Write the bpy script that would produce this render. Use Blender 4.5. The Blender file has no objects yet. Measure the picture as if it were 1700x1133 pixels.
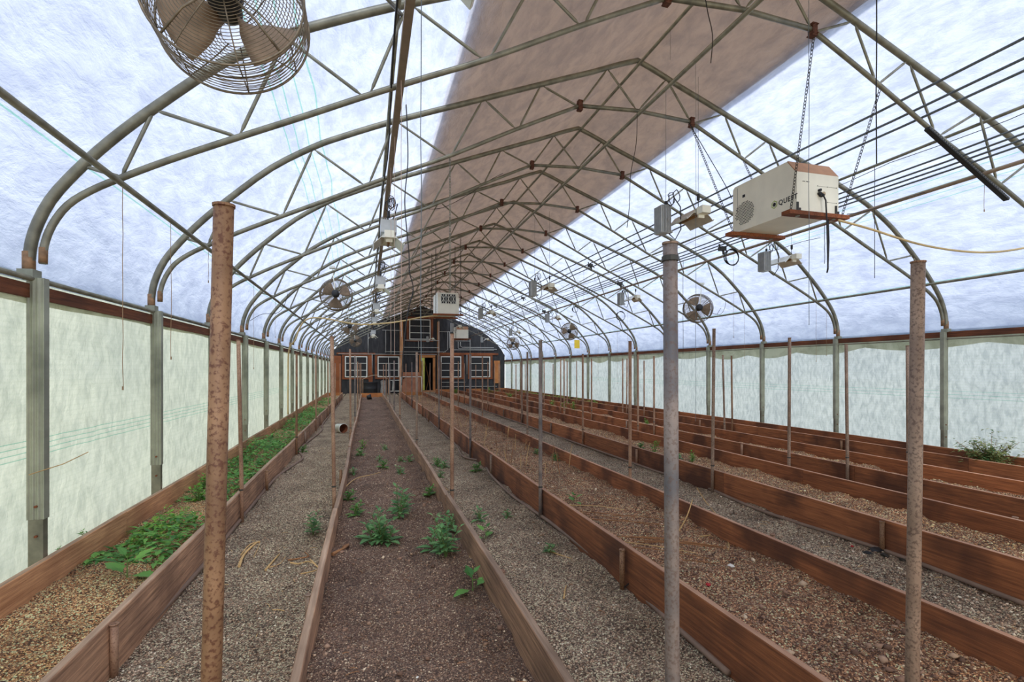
import bpy, math, random
import numpy as np
from mathutils import Vector, Matrix
random.seed(7)
C = bpy.context.scene.collection
PI = math.pi
def R(d): return math.radians(d)
def hexc(r, g, b):
    f = lambda v: (v/255/12.92) if v/255 <= .04045 else ((v/255+.055)/1.055)**2.4
    return (f(r), f(g), f(b), 1)

# ------------------------------------------------------------------ camera, sky, sun, exposure
F_PX, U0, V0, EYE = 851.5, 609.7, 613.0, 1.43
YAW = math.atan((850-U0)/F_PX)
cam = bpy.data.cameras.new('camera'); co = bpy.data.objects.new('camera', cam); C.objects.link(co)
cam.sensor_width = 36; cam.lens = F_PX/1700*36; cam.clip_start = .05; cam.clip_end = 300
cam.shift_y = (V0-566.5)/1700
co.location = (0, 0, EYE); co.rotation_euler = (PI/2, 0, -YAW)
bpy.context.scene.camera = co
w = bpy.data.worlds.new('sky'); bpy.context.scene.world = w; w.use_nodes = True
wn = w.node_tree; bg = wn.nodes['Background']
bg.inputs[0].default_value = (.9, .94, 1, 1); bg.inputs[1].default_value = 1.0
sun = bpy.data.lights.new('sun', 'SUN'); sun.energy = 6.5; sun.angle = R(14); sun.color = (1, .88, .72)
so = bpy.data.objects.new('sun', sun); C.objects.link(so); so.rotation_euler = (R(40), R(-3), 0)
vs = bpy.context.scene.view_settings
vs.view_transform = 'Standard'; vs.look = 'None'; vs.gamma = 1; vs.use_curve_mapping = False; vs.exposure = .78

# photograph pixel -> point on a real plane of the house
CS, SN = math.cos(YAW), math.sin(YAW)
def on_y(px, py, Y):
    a = (px-850)/F_PX; X = Y*(SN+a*CS)/(CS-a*SN); d = X*SN+Y*CS
    return Vector((X, Y, EYE+(V0-py)*d/F_PX))
def on_x(px, py, X):
    a = (px-850)/F_PX; Y = X*(CS-a*SN)/(SN+a*CS); d = X*SN+Y*CS
    return Vector((X, Y, EYE+(V0-py)*d/F_PX))
def on_z(px, py, Z):
    d = F_PX*(EYE-Z)/(py-V0); a = (px-850)/F_PX*d
    return Vector((a*CS+d*SN, -a*SN+d*CS, Z))

def in_view(x, y, z):
    d = x*SN+y*CS
    return d > .2 and 0 < 850+F_PX*(x*CS-y*SN)/d < 1700 and 0 < V0-F_PX*(z-EYE)/d < 1133

# ------------------------------------------------------------------ mesh helpers
class MB:
    def __init__(s): s.v = []; s.f = []; s.m = []
    def add(s, vs_, fs, mi=0):
        b = len(s.v); s.v += [tuple(p) for p in vs_]
        s.f += [tuple(i+b for i in q) for q in fs]; s.m += [mi]*len(fs); return s
    def box(s, x0, x1, y0, y1, z0, z1, mi=0, M=None):
        p = [Vector((x, y, z)) for x in (x0, x1) for y in (y0, y1) for z in (z0, z1)]
        if M is not None: p = [M @ q for q in p]
        return s.add(p, [(0,1,3,2),(4,6,7,5),(0,4,5,1),(2,3,7,6),(0,2,6,4),(1,5,7,3)], mi)
    def tube(s, pts, r, n=8, closed=False, mi=0):
        pts = [Vector(p) for p in pts]; N = len(pts)
        rs = r if isinstance(r, (list, tuple)) else [r]*N
        up = None; rings = []
        for i, p in enumerate(pts):
            if closed: t = pts[(i+1) % N]-pts[i-1]
            else: t = pts[min(i+1, N-1)]-pts[max(i-1, 0)]
            if t.length < 1e-9: t = Vector((0, 0, 1))
            t.normalize()
            if up is None:
                a = Vector((0, 0, 1)) if abs(t.z) < .9 else Vector((1, 0, 0)); up = (a-t*a.dot(t)).normalized()
            else: up = (up-t*up.dot(t)).normalized()
            sd = t.cross(up)
            rings.append([p+(up*math.cos(2*PI*k/n)+sd*math.sin(2*PI*k/n))*rs[i] for k in range(n)])
        vs_ = [q for g in rings for q in g]; fs = []
        for i in range(N if closed else N-1):
            j = (i+1) % N
            for k in range(n): fs.append((i*n+k, i*n+(k+1) % n, j*n+(k+1) % n, j*n+k))
        if not closed: fs += [tuple(range(n))[::-1], tuple((N-1)*n+k for k in range(n))]
        return s.add(vs_, fs, mi)
    def lathe(s, prof, n=16, M=None, mi=0):
        vs_ = []
        for r, z in prof:
            for k in range(n):
                q = Vector((r*math.cos(2*PI*k/n), r*math.sin(2*PI*k/n), z)); vs_.append(M @ q if M is not None else q)
        fs = []
        for i in range(len(prof)-1):
            for k in range(n): fs.append((i*n+k, i*n+(k+1) % n, (i+1)*n+(k+1) % n, (i+1)*n+k))
        return s.add(vs_, fs, mi)
    def build(s, name, mats, parent=None, smooth=False):
        me = bpy.data.meshes.new(name); me.from_pydata(s.v, [], s.f)
        for m in (mats if isinstance(mats, (list, tuple)) else [mats]): me.materials.append(m)
        if any(s.m): me.polygons.foreach_set('material_index', s.m)
        if smooth: me.polygons.foreach_set('use_smooth', [True]*len(s.f))
        me.update()
        o = bpy.data.objects.new(name, me); C.objects.link(o)
        if parent: o.parent = parent
        return o
def tag(o, label=None, cat=None, group=None, kind=None):
    if label: o['label'] = label
    if cat: o['category'] = cat
    if group: o['group'] = group
    if kind: o['kind'] = kind
    return o
def empty(name, loc, label=None, cat=None, group=None, rz=0):
    o = bpy.data.objects.new(name, None); C.objects.link(o); o.location = loc; o.rotation_euler = (0, 0, rz)
    o.empty_display_size = .1
    return tag(o, label, cat, group)
def copy_tree(o, parent=None):
    c = o.copy(); C.objects.link(c); c.parent = parent
    for ch in list(o.children): copy_tree(ch, c)
    return c
ORD = ['nearest the camera', 'second from the camera', 'third from the camera', 'fourth from the camera', 'fifth from the camera',
       'sixth from the camera', 'seventh from the camera', 'eighth from the camera', 'ninth from the camera', 'tenth from the camera',
       'eleventh from the camera', 'twelfth from the camera', 'thirteenth from the camera', 'fourteenth from the camera',
       'fifteenth from the camera', 'sixteenth from the camera']

# ------------------------------------------------------------------ materials
def mat(name):
    m = bpy.data.materials.new(name); m.use_nodes = True
    return m, m.node_tree, m.node_tree.nodes['Principled BSDF']
def N(t, kind, **kw):
    n = t.nodes.new(kind)
    for k, v in kw.items():
        if k.startswith('i_'): n.inputs[k[2:].replace('_', ' ')].default_value = v
        else: setattr(n, k, v)
    return n
def ramp(t, src, stops):
    r = t.nodes.new('ShaderNodeValToRGB'); e = r.color_ramp.elements
    while len(e) < len(stops): e.new(.5)
    for q, (p, c) in zip(e, stops): q.position = p; q.color = c
    t.links.new(src, r.inputs[0]); return r
def coords(t, scale=(1, 1, 1), kind='Object'):
    tc = N(t, 'ShaderNodeTexCoord'); mp = N(t, 'ShaderNodeMapping'); mp.inputs['Scale'].default_value = scale
    t.links.new(tc.outputs[kind], mp.inputs[0]); return mp.outputs[0]
def noise(t, vec, scale, detail=4, rough=.55):
    n = N(t, 'ShaderNodeTexNoise'); n.inputs['Scale'].default_value = scale; n.inputs['Detail'].default_value = detail
    n.inputs['Roughness'].default_value = rough; t.links.new(vec, n.inputs['Vector']); return n.outputs['Fac']
def mix(t, fac, a, b, mode='MIX'):
    m = N(t, 'ShaderNodeMix', data_type='RGBA', blend_type=mode)
    if isinstance(fac, (int, float)): m.inputs[0].default_value = fac
    else: t.links.new(fac, m.inputs[0])
    for s_, v in ((6, a), (7, b)):
        if isinstance(v, tuple): m.inputs[s_].default_value = v
        else: t.links.new(v, m.inputs[s_])
    return m.outputs[2]
def bump(t, bsdf, h, st=.3, dist=.02, inp='Normal'):
    b = N(t, 'ShaderNodeBump'); b.inputs['Strength'].default_value = st; b.inputs['Distance'].default_value = dist
    t.links.new(h, b.inputs['Height']); t.links.new(b.outputs[0], bsdf.inputs[inp]); return b
def simple(name, col, rough=.6, metal=0, var=.15, scale=12, bumpst=.1):
    m, t, b = mat(name); v = coords(t); n = noise(t, v, scale)
    c2 = tuple(min(1, x*(1+var)) for x in col[:3])+(1,); c1 = tuple(x*(1-var) for x in col[:3])+(1,)
    r = ramp(t, n, [(.3, c1), (.7, c2)]); t.links.new(r.outputs[0], b.inputs['Base Color'])
    b.inputs['Roughness'].default_value = rough; b.inputs['Metallic'].default_value = metal
    if bumpst: bump(t, b, n, bumpst, .01)
    return m
def wood(name, dark, light, stain, scale=(1, 1, 1), wet=.5):
    m, t, b = mat(name)
    v = coords(t, scale)
    oi = N(t, 'ShaderNodeObjectInfo'); sh = N(t, 'ShaderNodeVectorMath', operation='ADD')
    ml = N(t, 'ShaderNodeVectorMath', operation='SCALE'); ml.inputs['Scale'].default_value = 37
    cb = N(t, 'ShaderNodeCombineXYZ'); t.links.new(oi.outputs['Random'], cb.inputs[0]); t.links.new(oi.outputs['Random'], cb.inputs[2])
    t.links.new(cb.outputs[0], ml.inputs[0]); t.links.new(v, sh.inputs[0]); t.links.new(ml.outputs[0], sh.inputs[1])
    vv = sh.outputs[0]
    st = N(t, 'ShaderNodeMapping'); st.inputs['Scale'].default_value = (30, 1.3, 30); t.links.new(vv, st.inputs[0])
    g = noise(t, st.outputs[0], 2.2, 7, .65)
    r = ramp(t, g, [(.3, dark), (.52, tuple((a+b_)/2 for a, b_ in zip(dark, light))), (.72, light)])
    s1 = noise(t, vv, 1.9, 3, .5); sr = ramp(t, s1, [(.46, (0, 0, 0, 1)), (.64, (wet, wet, wet, 1))])
    c = mix(t, sr.outputs[0], r.outputs[0], stain)
    hv = N(t, 'ShaderNodeHueSaturation'); t.links.new(c, hv.inputs['Color'])
    mr = N(t, 'ShaderNodeMapRange'); mr.inputs['To Min'].default_value = .75; mr.inputs['To Max'].default_value = 1.25
    t.links.new(oi.outputs['Random'], mr.inputs[0]); t.links.new(mr.outputs[0], hv.inputs['Value'])
    t.links.new(hv.outputs[0], b.inputs['Base Color']); b.inputs['Roughness'].default_value = .85
    bump(t, b, g, .5, .01); return m
M = {}
M['board_grey'] = wood('weathered_board', hexc(111, 81, 60), hexc(203, 157, 121), hexc(84, 59, 45))
M['board_warm'] = wood('stained_board', hexc(108, 61, 33), hexc(184, 113, 66), hexc(66, 37, 23), wet=.75)
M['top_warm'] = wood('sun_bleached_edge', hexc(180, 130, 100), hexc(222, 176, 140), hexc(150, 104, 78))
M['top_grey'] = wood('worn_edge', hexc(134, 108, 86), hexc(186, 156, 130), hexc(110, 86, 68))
M['board_pale'] = wood('pale_board', hexc(157, 106, 69), hexc(220, 168, 121), hexc(123, 81, 54))
M['frame_wood'] = wood('frame_wood', hexc(96, 50, 26), hexc(160, 92, 50), hexc(60, 32, 20))
M['fir'] = wood('fresh_wood', hexc(167, 99, 48), hexc(202, 144, 86), hexc(132, 72, 38))
M['ply'] = wood('plywood', hexc(150, 90, 60), hexc(205, 150, 115), hexc(130, 70, 45))
M['rail_wood'] = wood('rail_wood', hexc(92, 51, 29), hexc(154, 90, 53), hexc(66, 37, 24))
M['galv'] = simple('galvanised_steel', hexc(124, 121, 104), .45, .3, .35, 9, .05)
M['post_galv'] = simple('post_steel', hexc(150, 152, 134), .5, .25, .3, 5, .05)
M['conduit'] = simple('conduit', hexc(190, 188, 178), .45, .2, .1, 20, 0)
M['dark_metal'] = simple('dark_metal', hexc(60, 58, 52), .5, .3, .2)
M['wire'] = simple('wire_guard', hexc(120, 106, 86), .5, .4, .35, 30, 0)
M['blade'] = simple('fan_blade', hexc(146, 122, 98), .6, .2, .25, 14, .1)
M['black'] = simple('black_plastic', hexc(32, 32, 33), .6, 0, .1)
M['cable'] = simple('black_cable', hexc(30, 29, 28), .6, 0, .1)
M['string'] = simple('twine', hexc(150, 122, 92), .9, 0, .2)
M['pinkstring'] = simple('faded_cord', hexc(190, 165, 150), .9, 0, .15)
M['greywire'] = simple('grey_wire', hexc(96, 104, 108), .6, 0, .15)
M['white'] = simple('white_paint', hexc(232, 230, 216), .5, 0, .05, 5, 0)
M['cream'] = simple('cream_cabinet', hexc(236, 232, 212), .45, 0, .06, 4, 0)
M['ballast'] = simple('ballast_grey', hexc(178, 180, 178), .45, .3, .12)
M['reflector'] = simple('reflector', hexc(222, 220, 206), .3, .5, .1)
M['amber'] = simple('dusty_amber', hexc(150, 110, 60), .6, .1, .3)
M['hose'] = simple('brown_hose', hexc(128, 104, 86), .7, 0, .2, 6)
M['creamhose'] = simple('cream_hose', hexc(206, 180, 128), .6, 0, .15, 6)
M['greenlogo'] = simple('green_mark', hexc(150, 178, 60), .6, 0, .02, 5, 0)
M['yellow'] = simple('yellow_card', hexc(240, 205, 60), .6, 0, .05)
M['tan'] = simple('tan_fabric', hexc(176, 158, 128), .85, 0, .12)
M['rustred'] = simple('rust', hexc(122, 70, 42), .85, .1, .4, 25, .3)
M['rustdark'] = simple('dark_rust', hexc(92, 56, 40), .85, .1, .4, 40, .3)
M['rustpale'] = simple('rusty_steel', hexc(138, 106, 76), .75, .2, .35, 30, .2)
M['straw'] = simple('dry_straw', hexc(206, 168, 112), .9, 0, .2, 8)
M['straw_dark'] = simple('dry_stalk', hexc(150, 104, 66), .9, 0, .25, 8)
M['tanpipe'] = simple('tan_pipe', hexc(140, 122, 102), .6, .2, .15)
M['red'] = simple('red_scrap', hexc(170, 30, 34), .7, 0, .1)
M['paper'] = simple('white_scrap', hexc(226, 220, 208), .8, 0, .05)
def pipe(name, a, b_, spot, amt):
    m, t, b = mat(name); v = coords(t); oi = N(t, 'ShaderNodeObjectInfo')
    ad = N(t, 'ShaderNodeVectorMath', operation='ADD'); t.links.new(v, ad.inputs[0]); t.links.new(oi.outputs['Location'], ad.inputs[1])
    n1 = noise(t, ad.outputs[0], 5, 4); n2 = noise(t, ad.outputs[0], 120, 3, .6)
    r = ramp(t, n1, [(.35, a), (.65, b_)]); s_ = ramp(t, n2, [(.5, (0, 0, 0, 1)), (.62, (amt, amt, amt, 1))])
    t.links.new(mix(t, s_.outputs[0], r.outputs[0], spot), b.inputs['Base Color'])
    b.inputs['Roughness'].default_value = .6; b.inputs['Metallic'].default_value = .15; bump(t, b, n2, .3, .003); return m
M['pipe_rust'] = pipe('rusty_pipe', hexc(116, 84, 56), hexc(156, 118, 84), hexc(84, 42, 22), .8)
M['pipe_brown'] = pipe('brown_pipe', hexc(140, 104, 80), hexc(178, 142, 112), hexc(100, 62, 42), .6)
M['pipe_grey'] = pipe('grey_pipe', hexc(92, 88, 88), hexc(150, 132, 118), hexc(96, 72, 58), .6)
M['pipe_old'] = pipe('old_pipe', hexc(122, 100, 82), hexc(160, 134, 112), hexc(80, 58, 46), .7)

def film(name, tint_a, tint_b, wscale, threads=None, weave=0, wr=(1, 1, 1), clear=.16, dist=.5):
    """translucent plastic sheet: milky, crinkled, with a few green reinforcing threads"""
    m = bpy.data.materials.new(name); m.use_nodes = True; t = m.node_tree; t.nodes.clear()
    out = N(t, 'ShaderNodeOutputMaterial'); v = coords(t, wr)
    big = noise(t, coords(t, (1, .6, 1)), 1.1, 4, .6)
    wv = N(t, 'ShaderNodeTexNoise'); wv.inputs['Scale'].default_value = wscale; wv.inputs['Detail'].default_value = 6
    wv.inputs['Distortion'].default_value = dist; wv.inputs['Roughness'].default_value = .62; t.links.new(v, wv.inputs['Vector'])
    r = ramp(t, wv.outputs['Fac'], [(.36, tint_a), (.6, tint_b)])  # crinkle shading put into the tint, on top of uneven milkiness
    r2 = ramp(t, big, [(.3, (.88, .89, .91, 1)), (.65, (1, 1, 1, 1))])
    c = mix(t, 1., r.outputs[0], r2.outputs[0], 'MULTIPLY')
    raw = N(t, 'ShaderNodeTexCoord'); sx = N(t, 'ShaderNodeSeparateXYZ'); t.links.new(raw.outputs['Object'], sx.inputs[0])
    if weave:
        cell = N(t, 'ShaderNodeMath', operation='FRACT'); ml = N(t, 'ShaderNodeMath', operation='MULTIPLY'); ml.inputs[1].default_value = weave
        t.links.new(sx.outputs[2], ml.inputs[0]); t.links.new(ml.outputs[0], cell.inputs[0])
        gt = N(t, 'ShaderNodeMath', operation='GREATER_THAN'); gt.inputs[1].default_value = .72; t.links.new(cell.outputs[0], gt.inputs[0])
        sc = N(t, 'ShaderNodeMath', operation='MULTIPLY'); sc.inputs[1].default_value = .12; t.links.new(gt.outputs[0], sc.inputs[0])
        c = mix(t, sc.outputs[0], c, hexc(150, 165, 150))
    for z0 in (threads or []):
        sb = N(t, 'ShaderNodeMath', operation='SUBTRACT'); sb.inputs[1].default_value = z0[0]; t.links.new(sx.outputs[2], sb.inputs[0])
        ab = N(t, 'ShaderNodeMath', operation='ABSOLUTE'); t.links.new(sb.outputs[0], ab.inputs[0])
        lt = N(t, 'ShaderNodeMath', operation='LESS_THAN'); lt.inputs[1].default_value = z0[1]; t.links.new(ab.outputs[0], lt.inputs[0])
        sc = N(t, 'ShaderNodeMath', operation='MULTIPLY'); sc.inputs[1].default_value = .55; t.links.new(lt.outputs[0], sc.inputs[0])
        c = mix(t, sc.outputs[0], c, hexc(70, 150, 130))
    tr = N(t, 'ShaderNodeBsdfTranslucent'); df = N(t, 'ShaderNodeBsdfDiffuse'); t.links.new(c, tr.inputs[0]); t.links.new(c, df.inputs[0])
    b = N(t, 'ShaderNodeBump'); b.inputs['Strength'].default_value = .75; b.inputs['Distance'].default_value = .05
    t.links.new(wv.outputs['Fac'], b.inputs['Height'])
    for q in (tr, df): t.links.new(b.outputs[0], q.inputs['Normal'])
    ms = N(t, 'ShaderNodeMixShader'); ms.inputs[0].default_value = .3
    t.links.new(tr.outputs[0], ms.inputs[1]); t.links.new(df.outputs[0], ms.inputs[2])
    cl = N(t, 'ShaderNodeBsdfTransparent'); t.links.new(c, cl.inputs[0])
    m2 = N(t, 'ShaderNodeMixShader'); m2.inputs[0].default_value = clear
    t.links.new(ms.outputs[0], m2.inputs[1]); t.links.new(cl.outputs[0], m2.inputs[2]); t.links.new(m2.outputs[0], out.inputs[0])
    return m
M['roof_film'] = film('roof_film', hexc(150, 162, 188), hexc(168, 180, 204), 7, [(2.72, .004), (3.62, .003), (3.67, .003), (3.73, .003), (3.79, .003)], 0, (1, .45, 1), .27, .25)
M['wall_film'] = film('wall_film', hexc(172, 180, 170), hexc(192, 199, 188), 9, [(.88, .003), (.915, .003), (.95, .003), (.985, .003)], 28, (1, 1.4, .8), .05, .3)
M['wall_film_right'] = film('wall_film_right', hexc(162, 172, 177), hexc(190, 199, 203), 10, [(1.0, .003), (1.05, .003), (1.1, .003)], 24, (1, 1.6, .7), .06, .5)
M['flap_film'] = film('flap_film', hexc(176, 176, 152), hexc(206, 206, 184), 3)

def earth(name, cols, fine, coarse, b_st=.8):
    m, t, b = mat(name); v = coords(t)
    vo = N(t, 'ShaderNodeTexVoronoi'); vo.inputs['Scale'].default_value = fine; t.links.new(v, vo.inputs['Vector'])
    sp = N(t, 'ShaderNodeSeparateColor'); t.links.new(vo.outputs['Color'], sp.inputs[0])
    r = ramp(t, sp.outputs[0], cols); r.color_ramp.interpolation = 'CONSTANT'
    n = noise(t, v, coarse, 5, .6); r2 = ramp(t, n, [(.3, (.55, .52, .5, 1)), (.7, (1.15, 1.15, 1.15, 1))])
    t.links.new(mix(t, 1., r.outputs[0], r2.outputs[0], 'MULTIPLY'), b.inputs['Base Color']); b.inputs['Roughness'].default_value = .95
    ad = N(t, 'ShaderNodeMath', operation='ADD'); t.links.new(vo.outputs['Distance'], ad.inputs[0]); t.links.new(n, ad.inputs[1])
    bump(t, b, ad.outputs[0], b_st, .02); return m
M['soil'] = earth('soil_centre', [(0, hexc(100, 76, 62)), (.45, hexc(142, 110, 90)), (.78, hexc(176, 142, 114)), (.94, hexc(230, 206, 172))], 170, 2.4)
M['soil_left'] = earth('soil_left', [(0, hexc(105, 74, 51)), (.35, hexc(185, 132, 89)), (.6, hexc(252, 196, 138)), (.85, hexc(252, 252, 191))], 150, 2.5)
M['soil_right'] = earth('soil_right', [(0, hexc(113, 76, 54)), (.4, hexc(179, 127, 89)), (.7, hexc(239, 182, 133)), (.9, hexc(252, 246, 191))], 130, 3)
M['gravel'] = earth('gravel_mix', [(0, hexc(96, 80, 64)), (.3, hexc(148, 124, 101)), (.6, hexc(199, 168, 139)), (.8, hexc(239, 227, 187))], 140, 2.2)
M['ground'] = earth('bare_ground', [(0, hexc(80, 66, 54)), (.5, hexc(110, 94, 78))], 60, 2)
M['grass_bounce'] = simple('bounce_grass', hexc(174, 178, 172), .9, 0, .2, 2, 0)
def grains(name, stops):
    m, t, b = mat(name); g = N(t, 'ShaderNodeNewGeometry'); r = ramp(t, g.outputs['Random Per Island'], stops)
    pn = noise(t, coords(t), 2.6, 4, .6); pr = ramp(t, pn, [(.34, (.62, .55, .5, 1)), (.62, (1.08, 1.08, 1.1, 1))])
    t.links.new(mix(t, 1., r.outputs[0], pr.outputs[0], 'MULTIPLY'), b.inputs['Base Color']); b.inputs['Roughness'].default_value = .9; return m
M['pebbles'] = grains('pebbles', [(0, hexc(92, 76, 62)), (.35, hexc(156, 129, 105)), (.7, hexc(209, 178, 147)), (1, hexc(239, 229, 202))])
M['clods'] = grains('clods', [(0, hexc(104, 78, 62)), (.5, hexc(154, 120, 96)), (.84, hexc(184, 152, 124)), (1, hexc(244, 222, 186))])
M['husks'] = grains('husks', [(0, hexc(113, 80, 54)), (.4, hexc(204, 146, 97)), (.8, hexc(252, 222, 156)), (1, hexc(252, 252, 205))])
def leafmat(name, a, b_):
    m, t, b = mat(name); g = N(t, 'ShaderNodeNewGeometry'); r = ramp(t, g.outputs['Random Per Island'], [(0, a), (1, b_)])
    t.links.new(r.outputs[0], b.inputs['Base Color']); b.inputs['Roughness'].default_value = .6
    tr = N(t, 'ShaderNodeBsdfTranslucent'); t.links.new(r.outputs[0], tr.inputs[0]); ms = N(t, 'ShaderNodeMixShader'); ms.inputs[0].default_value = .35
    o = t.nodes['Material Output']; t.links.new(b.outputs[0], ms.inputs[1]); t.links.new(tr.outputs[0], ms.inputs[2]); t.links.new(ms.outputs[0], o.inputs[0]); return m
M['leaf'] = leafmat('leaf_green', hexc(63, 117, 54), hexc(127, 183, 85))
M['leaf_bright'] = leafmat('leaf_bright', hexc(76, 136, 36), hexc(150, 196, 76))
M['leaf_cool'] = leafmat('leaf_cool', hexc(71, 120, 71), hexc(137, 183, 112))
M['leaf_bush'] = leafmat('leaf_bush', hexc(59, 107, 54), hexc(195, 195, 127))
M['stem'] = simple('green_stem', hexc(96, 120, 60), .8, 0, .2)
# opaque shade cloth
m, t, b = mat('shade_cloth'); v = coords(t); n = noise(t, v, 2, 4); n2 = noise(t, coords(t, (1, 30, 1)), 8, 3)
r = ramp(t, n, [(.3, hexc(196, 180, 158)), (.7, hexc(212, 196, 174))]); t.links.new(r.outputs[0], b.inputs['Base Color']); b.inputs['Roughness'].default_value = .95
tr = N(t, 'ShaderNodeBsdfTranslucent'); tr.inputs[0].default_value = hexc(222, 202, 182); ms = N(t, 'ShaderNodeMixShader'); ms.inputs[0].default_value = .62
t.links.new(b.outputs[0], ms.inputs[1]); t.links.new(tr.outputs[0], ms.inputs[2]); t.links.new(ms.outputs[0], t.nodes['Material Output'].inputs[0])
bump(t, b, n2, .3, .01); M['shade'] = m
# black end wall cloth
m, t, b = mat('black_cloth'); n = noise(t, coords(t, (3, 1, .7)), 3, 5)
r = ramp(t, n, [(.3, hexc(30, 30, 31)), (.7, hexc(58, 57, 57))]); t.links.new(r.outputs[0], b.inputs['Base Color']); b.inputs['Roughness'].default_value = .8
bump(t, b, n, .5, .05); M['blackcloth'] = m
M['shadowcloth'] = simple('dark_window_cloth', hexc(34, 33, 32), .7, 0, .2, 3, .2)

# ------------------------------------------------------------------ house geometry
RX = 3.176                                # ridge
SP, Y0 = 1.83, 3.782                      # truss spacing, first truss in view
XL, XR, YB = -1.99, 8.342, 31.25
HALF = [(0, 5.20), (.25, 5.11), (.6, 4.965), (.92, 4.845), (1.23, 4.725), (1.58, 4.59), (1.94, 4.45), (2.5, 4.235), (2.98, 4.045), (3.43, 3.845), (3.7, 3.71),
        (4.1, 3.45), (4.49, 3.1), (4.72, 2.87), (4.9, 2.66), (5.04, 2.46), (5.12, 2.26), (5.145, 2.1), (5.145, 1.97)]
CH = [(.76, 4.54), (1.53, 4.17), (2.3, 3.775), (2.75, 3.57), (3.2, 3.36), (3.6, 3.165), (4.0, 2.975), (4.4, 2.78), (4.67, 2.635), (4.83, 2.54), (4.95, 2.44), (5.03, 2.31), (5.07, 2.18), (5.075, 2.07)]
def arch_z(dx):
    dx = abs(dx)
    for (a, za), (b_, zb) in zip(HALF, HALF[1:]):
        if a <= dx <= b_: return za+(zb-za)*(dx-a)/max(1e-6, b_-a)
    return 2
YN = -3.2
# roof film
def film_surface(off, x_from, x_to, y0, y1, ny, amp, seed, edge=None):
    prof = []
    for sgn in (-1, 1):
        pts = [(RX+sgn*dx, z) for dx, z in HALF]
        prof.append(pts)
    line = prof[0][::-1]+prof[1][1:]
    fine = []
    for (xa, za), (xb, zb) in zip(line, line[1:]):
        k = 3
        for i in range(k): fine.append((xa+(xb-xa)*i/k, za+(zb-za)*i/k))
    fine.append(line[-1])
    fine = [p for p in fine if x_from <= p[0] <= x_to]
    nrm = []
    for i, p in enumerate(fine):
        a, b_ = fine[max(0, i-1)], fine[min(len(fine)-1, i+1)]
        tx, tz = b_[0]-a[0], b_[1]-a[1]; l = math.hypot(tx, tz); nrm.append((-tz/l, tx/l))
    rnd = random.Random(seed); ph = [rnd.uniform(0, 6) for _ in range(8)]
    vs_, fs = [], []
    for j in range(ny+1):
        Y = y0+(y1-y0)*j/ny
        u = ((Y-Y0)/SP) % 1; sag = math.sin(PI*u)
        for i, (x, z) in enumerate(fine):
            wv = amp*(math.sin(i*1.3+ph[0]+Y*3.1)+.7*math.sin(i*.7-Y*5.3+ph[1])+.5*math.sin(i*2.1+Y*9+ph[2]))*sag
            d = off-.012*sag+wv*.5
            vs_.append((x+nrm[i][0]*d, Y, z+nrm[i][1]*d))
    n = len(fine)
    for j in range(ny):
        for i in range(n-1): fs.append((j*n+i, j*n+i+1, (j+1)*n+i+1, (j+1)*n+i))
    return vs_, fs
mb = MB(); mb.add(*film_surface(.045, -9, 99, YN, YB, 280, .006, 1)); o = mb.build('ceiling', M['roof_film'], smooth=True)
tag(o, 'crinkled translucent white plastic sheeting stretched over the arched roof', kind='structure')
# shade cloth over the ridge, outside the film
mb = MB(); vs_, fs = film_surface(.12, .72, 4.62, YN, YB+.3, 60, .001, 3)
nn = len(vs_)//61
def cloth_edge(i, p):
    x, y, z = p
    if i == nn-1: x = 4.36+.32*min(1, max(0, (y-2)/22)); z = arch_z(x-RX)+.10
    return (x, y, z)
vs_ = [cloth_edge(k % nn, p) for k, p in enumerate(vs_)]
up = [(p[0], p[1], p[2]+.012) for p in vs_]; b0 = len(vs_)
mb.add(vs_+up, fs+[tuple(q+b0 for q in f[::-1]) for f in fs]+[(j*nn, (j+1)*nn, (j+1)*nn+b0, j*nn+b0) for j in range(60)]+[(j*nn+nn-1, j*nn+nn-1+b0, (j+1)*nn+nn-1+b0, (j+1)*nn+nn-1) for j in range(60)])
o = mb.build('shade_cloth', M['shade'], smooth=True)
tag(o, 'long opaque grey shade cloth lying over the ridge of the plastic roof', 'shade cloth')
# side walls (film) as wrinkled sheets
def side_wall(x, sgn, name, m, seed):
    rnd = random.Random(seed); ny, nz = 420, 16; vs_, fs = [], []
    for j in range(ny+1):
        Y = YN+(YB-YN)*j/ny; u = ((Y-Y0)/SP) % 1; sag = math.sin(PI*u)
        for i in range(nz+1):
            z = -.1+2.12*i/nz
            wv = .008*math.sin(Y*11+z*9+seed)+.006*math.sin(Y*23-z*15)+.006*math.sin(Y*5+z*21)
            vs_.append((x+sgn*(.012*sag+wv*sag), Y, z))
    for j in range(ny):
        for i in range(nz): fs.append((j*(nz+1)+i, j*(nz+1)+i+1, (j+1)*(nz+1)+i+1, (j+1)*(nz+1)+i))
    mb = MB(); mb.add(vs_, fs); return mb.build(name, m, smooth=True)
tag(side_wall(XL-.03, -1, 'wall_left', M['wall_film'], 2), 'pale green woven plastic side wall on the left', kind='structure')
tag(side_wall(XR+.03, 1, 'wall_right', M['wall_film_right'], 5), 'crinkled pale plastic side wall on the right', kind='structure')
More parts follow.
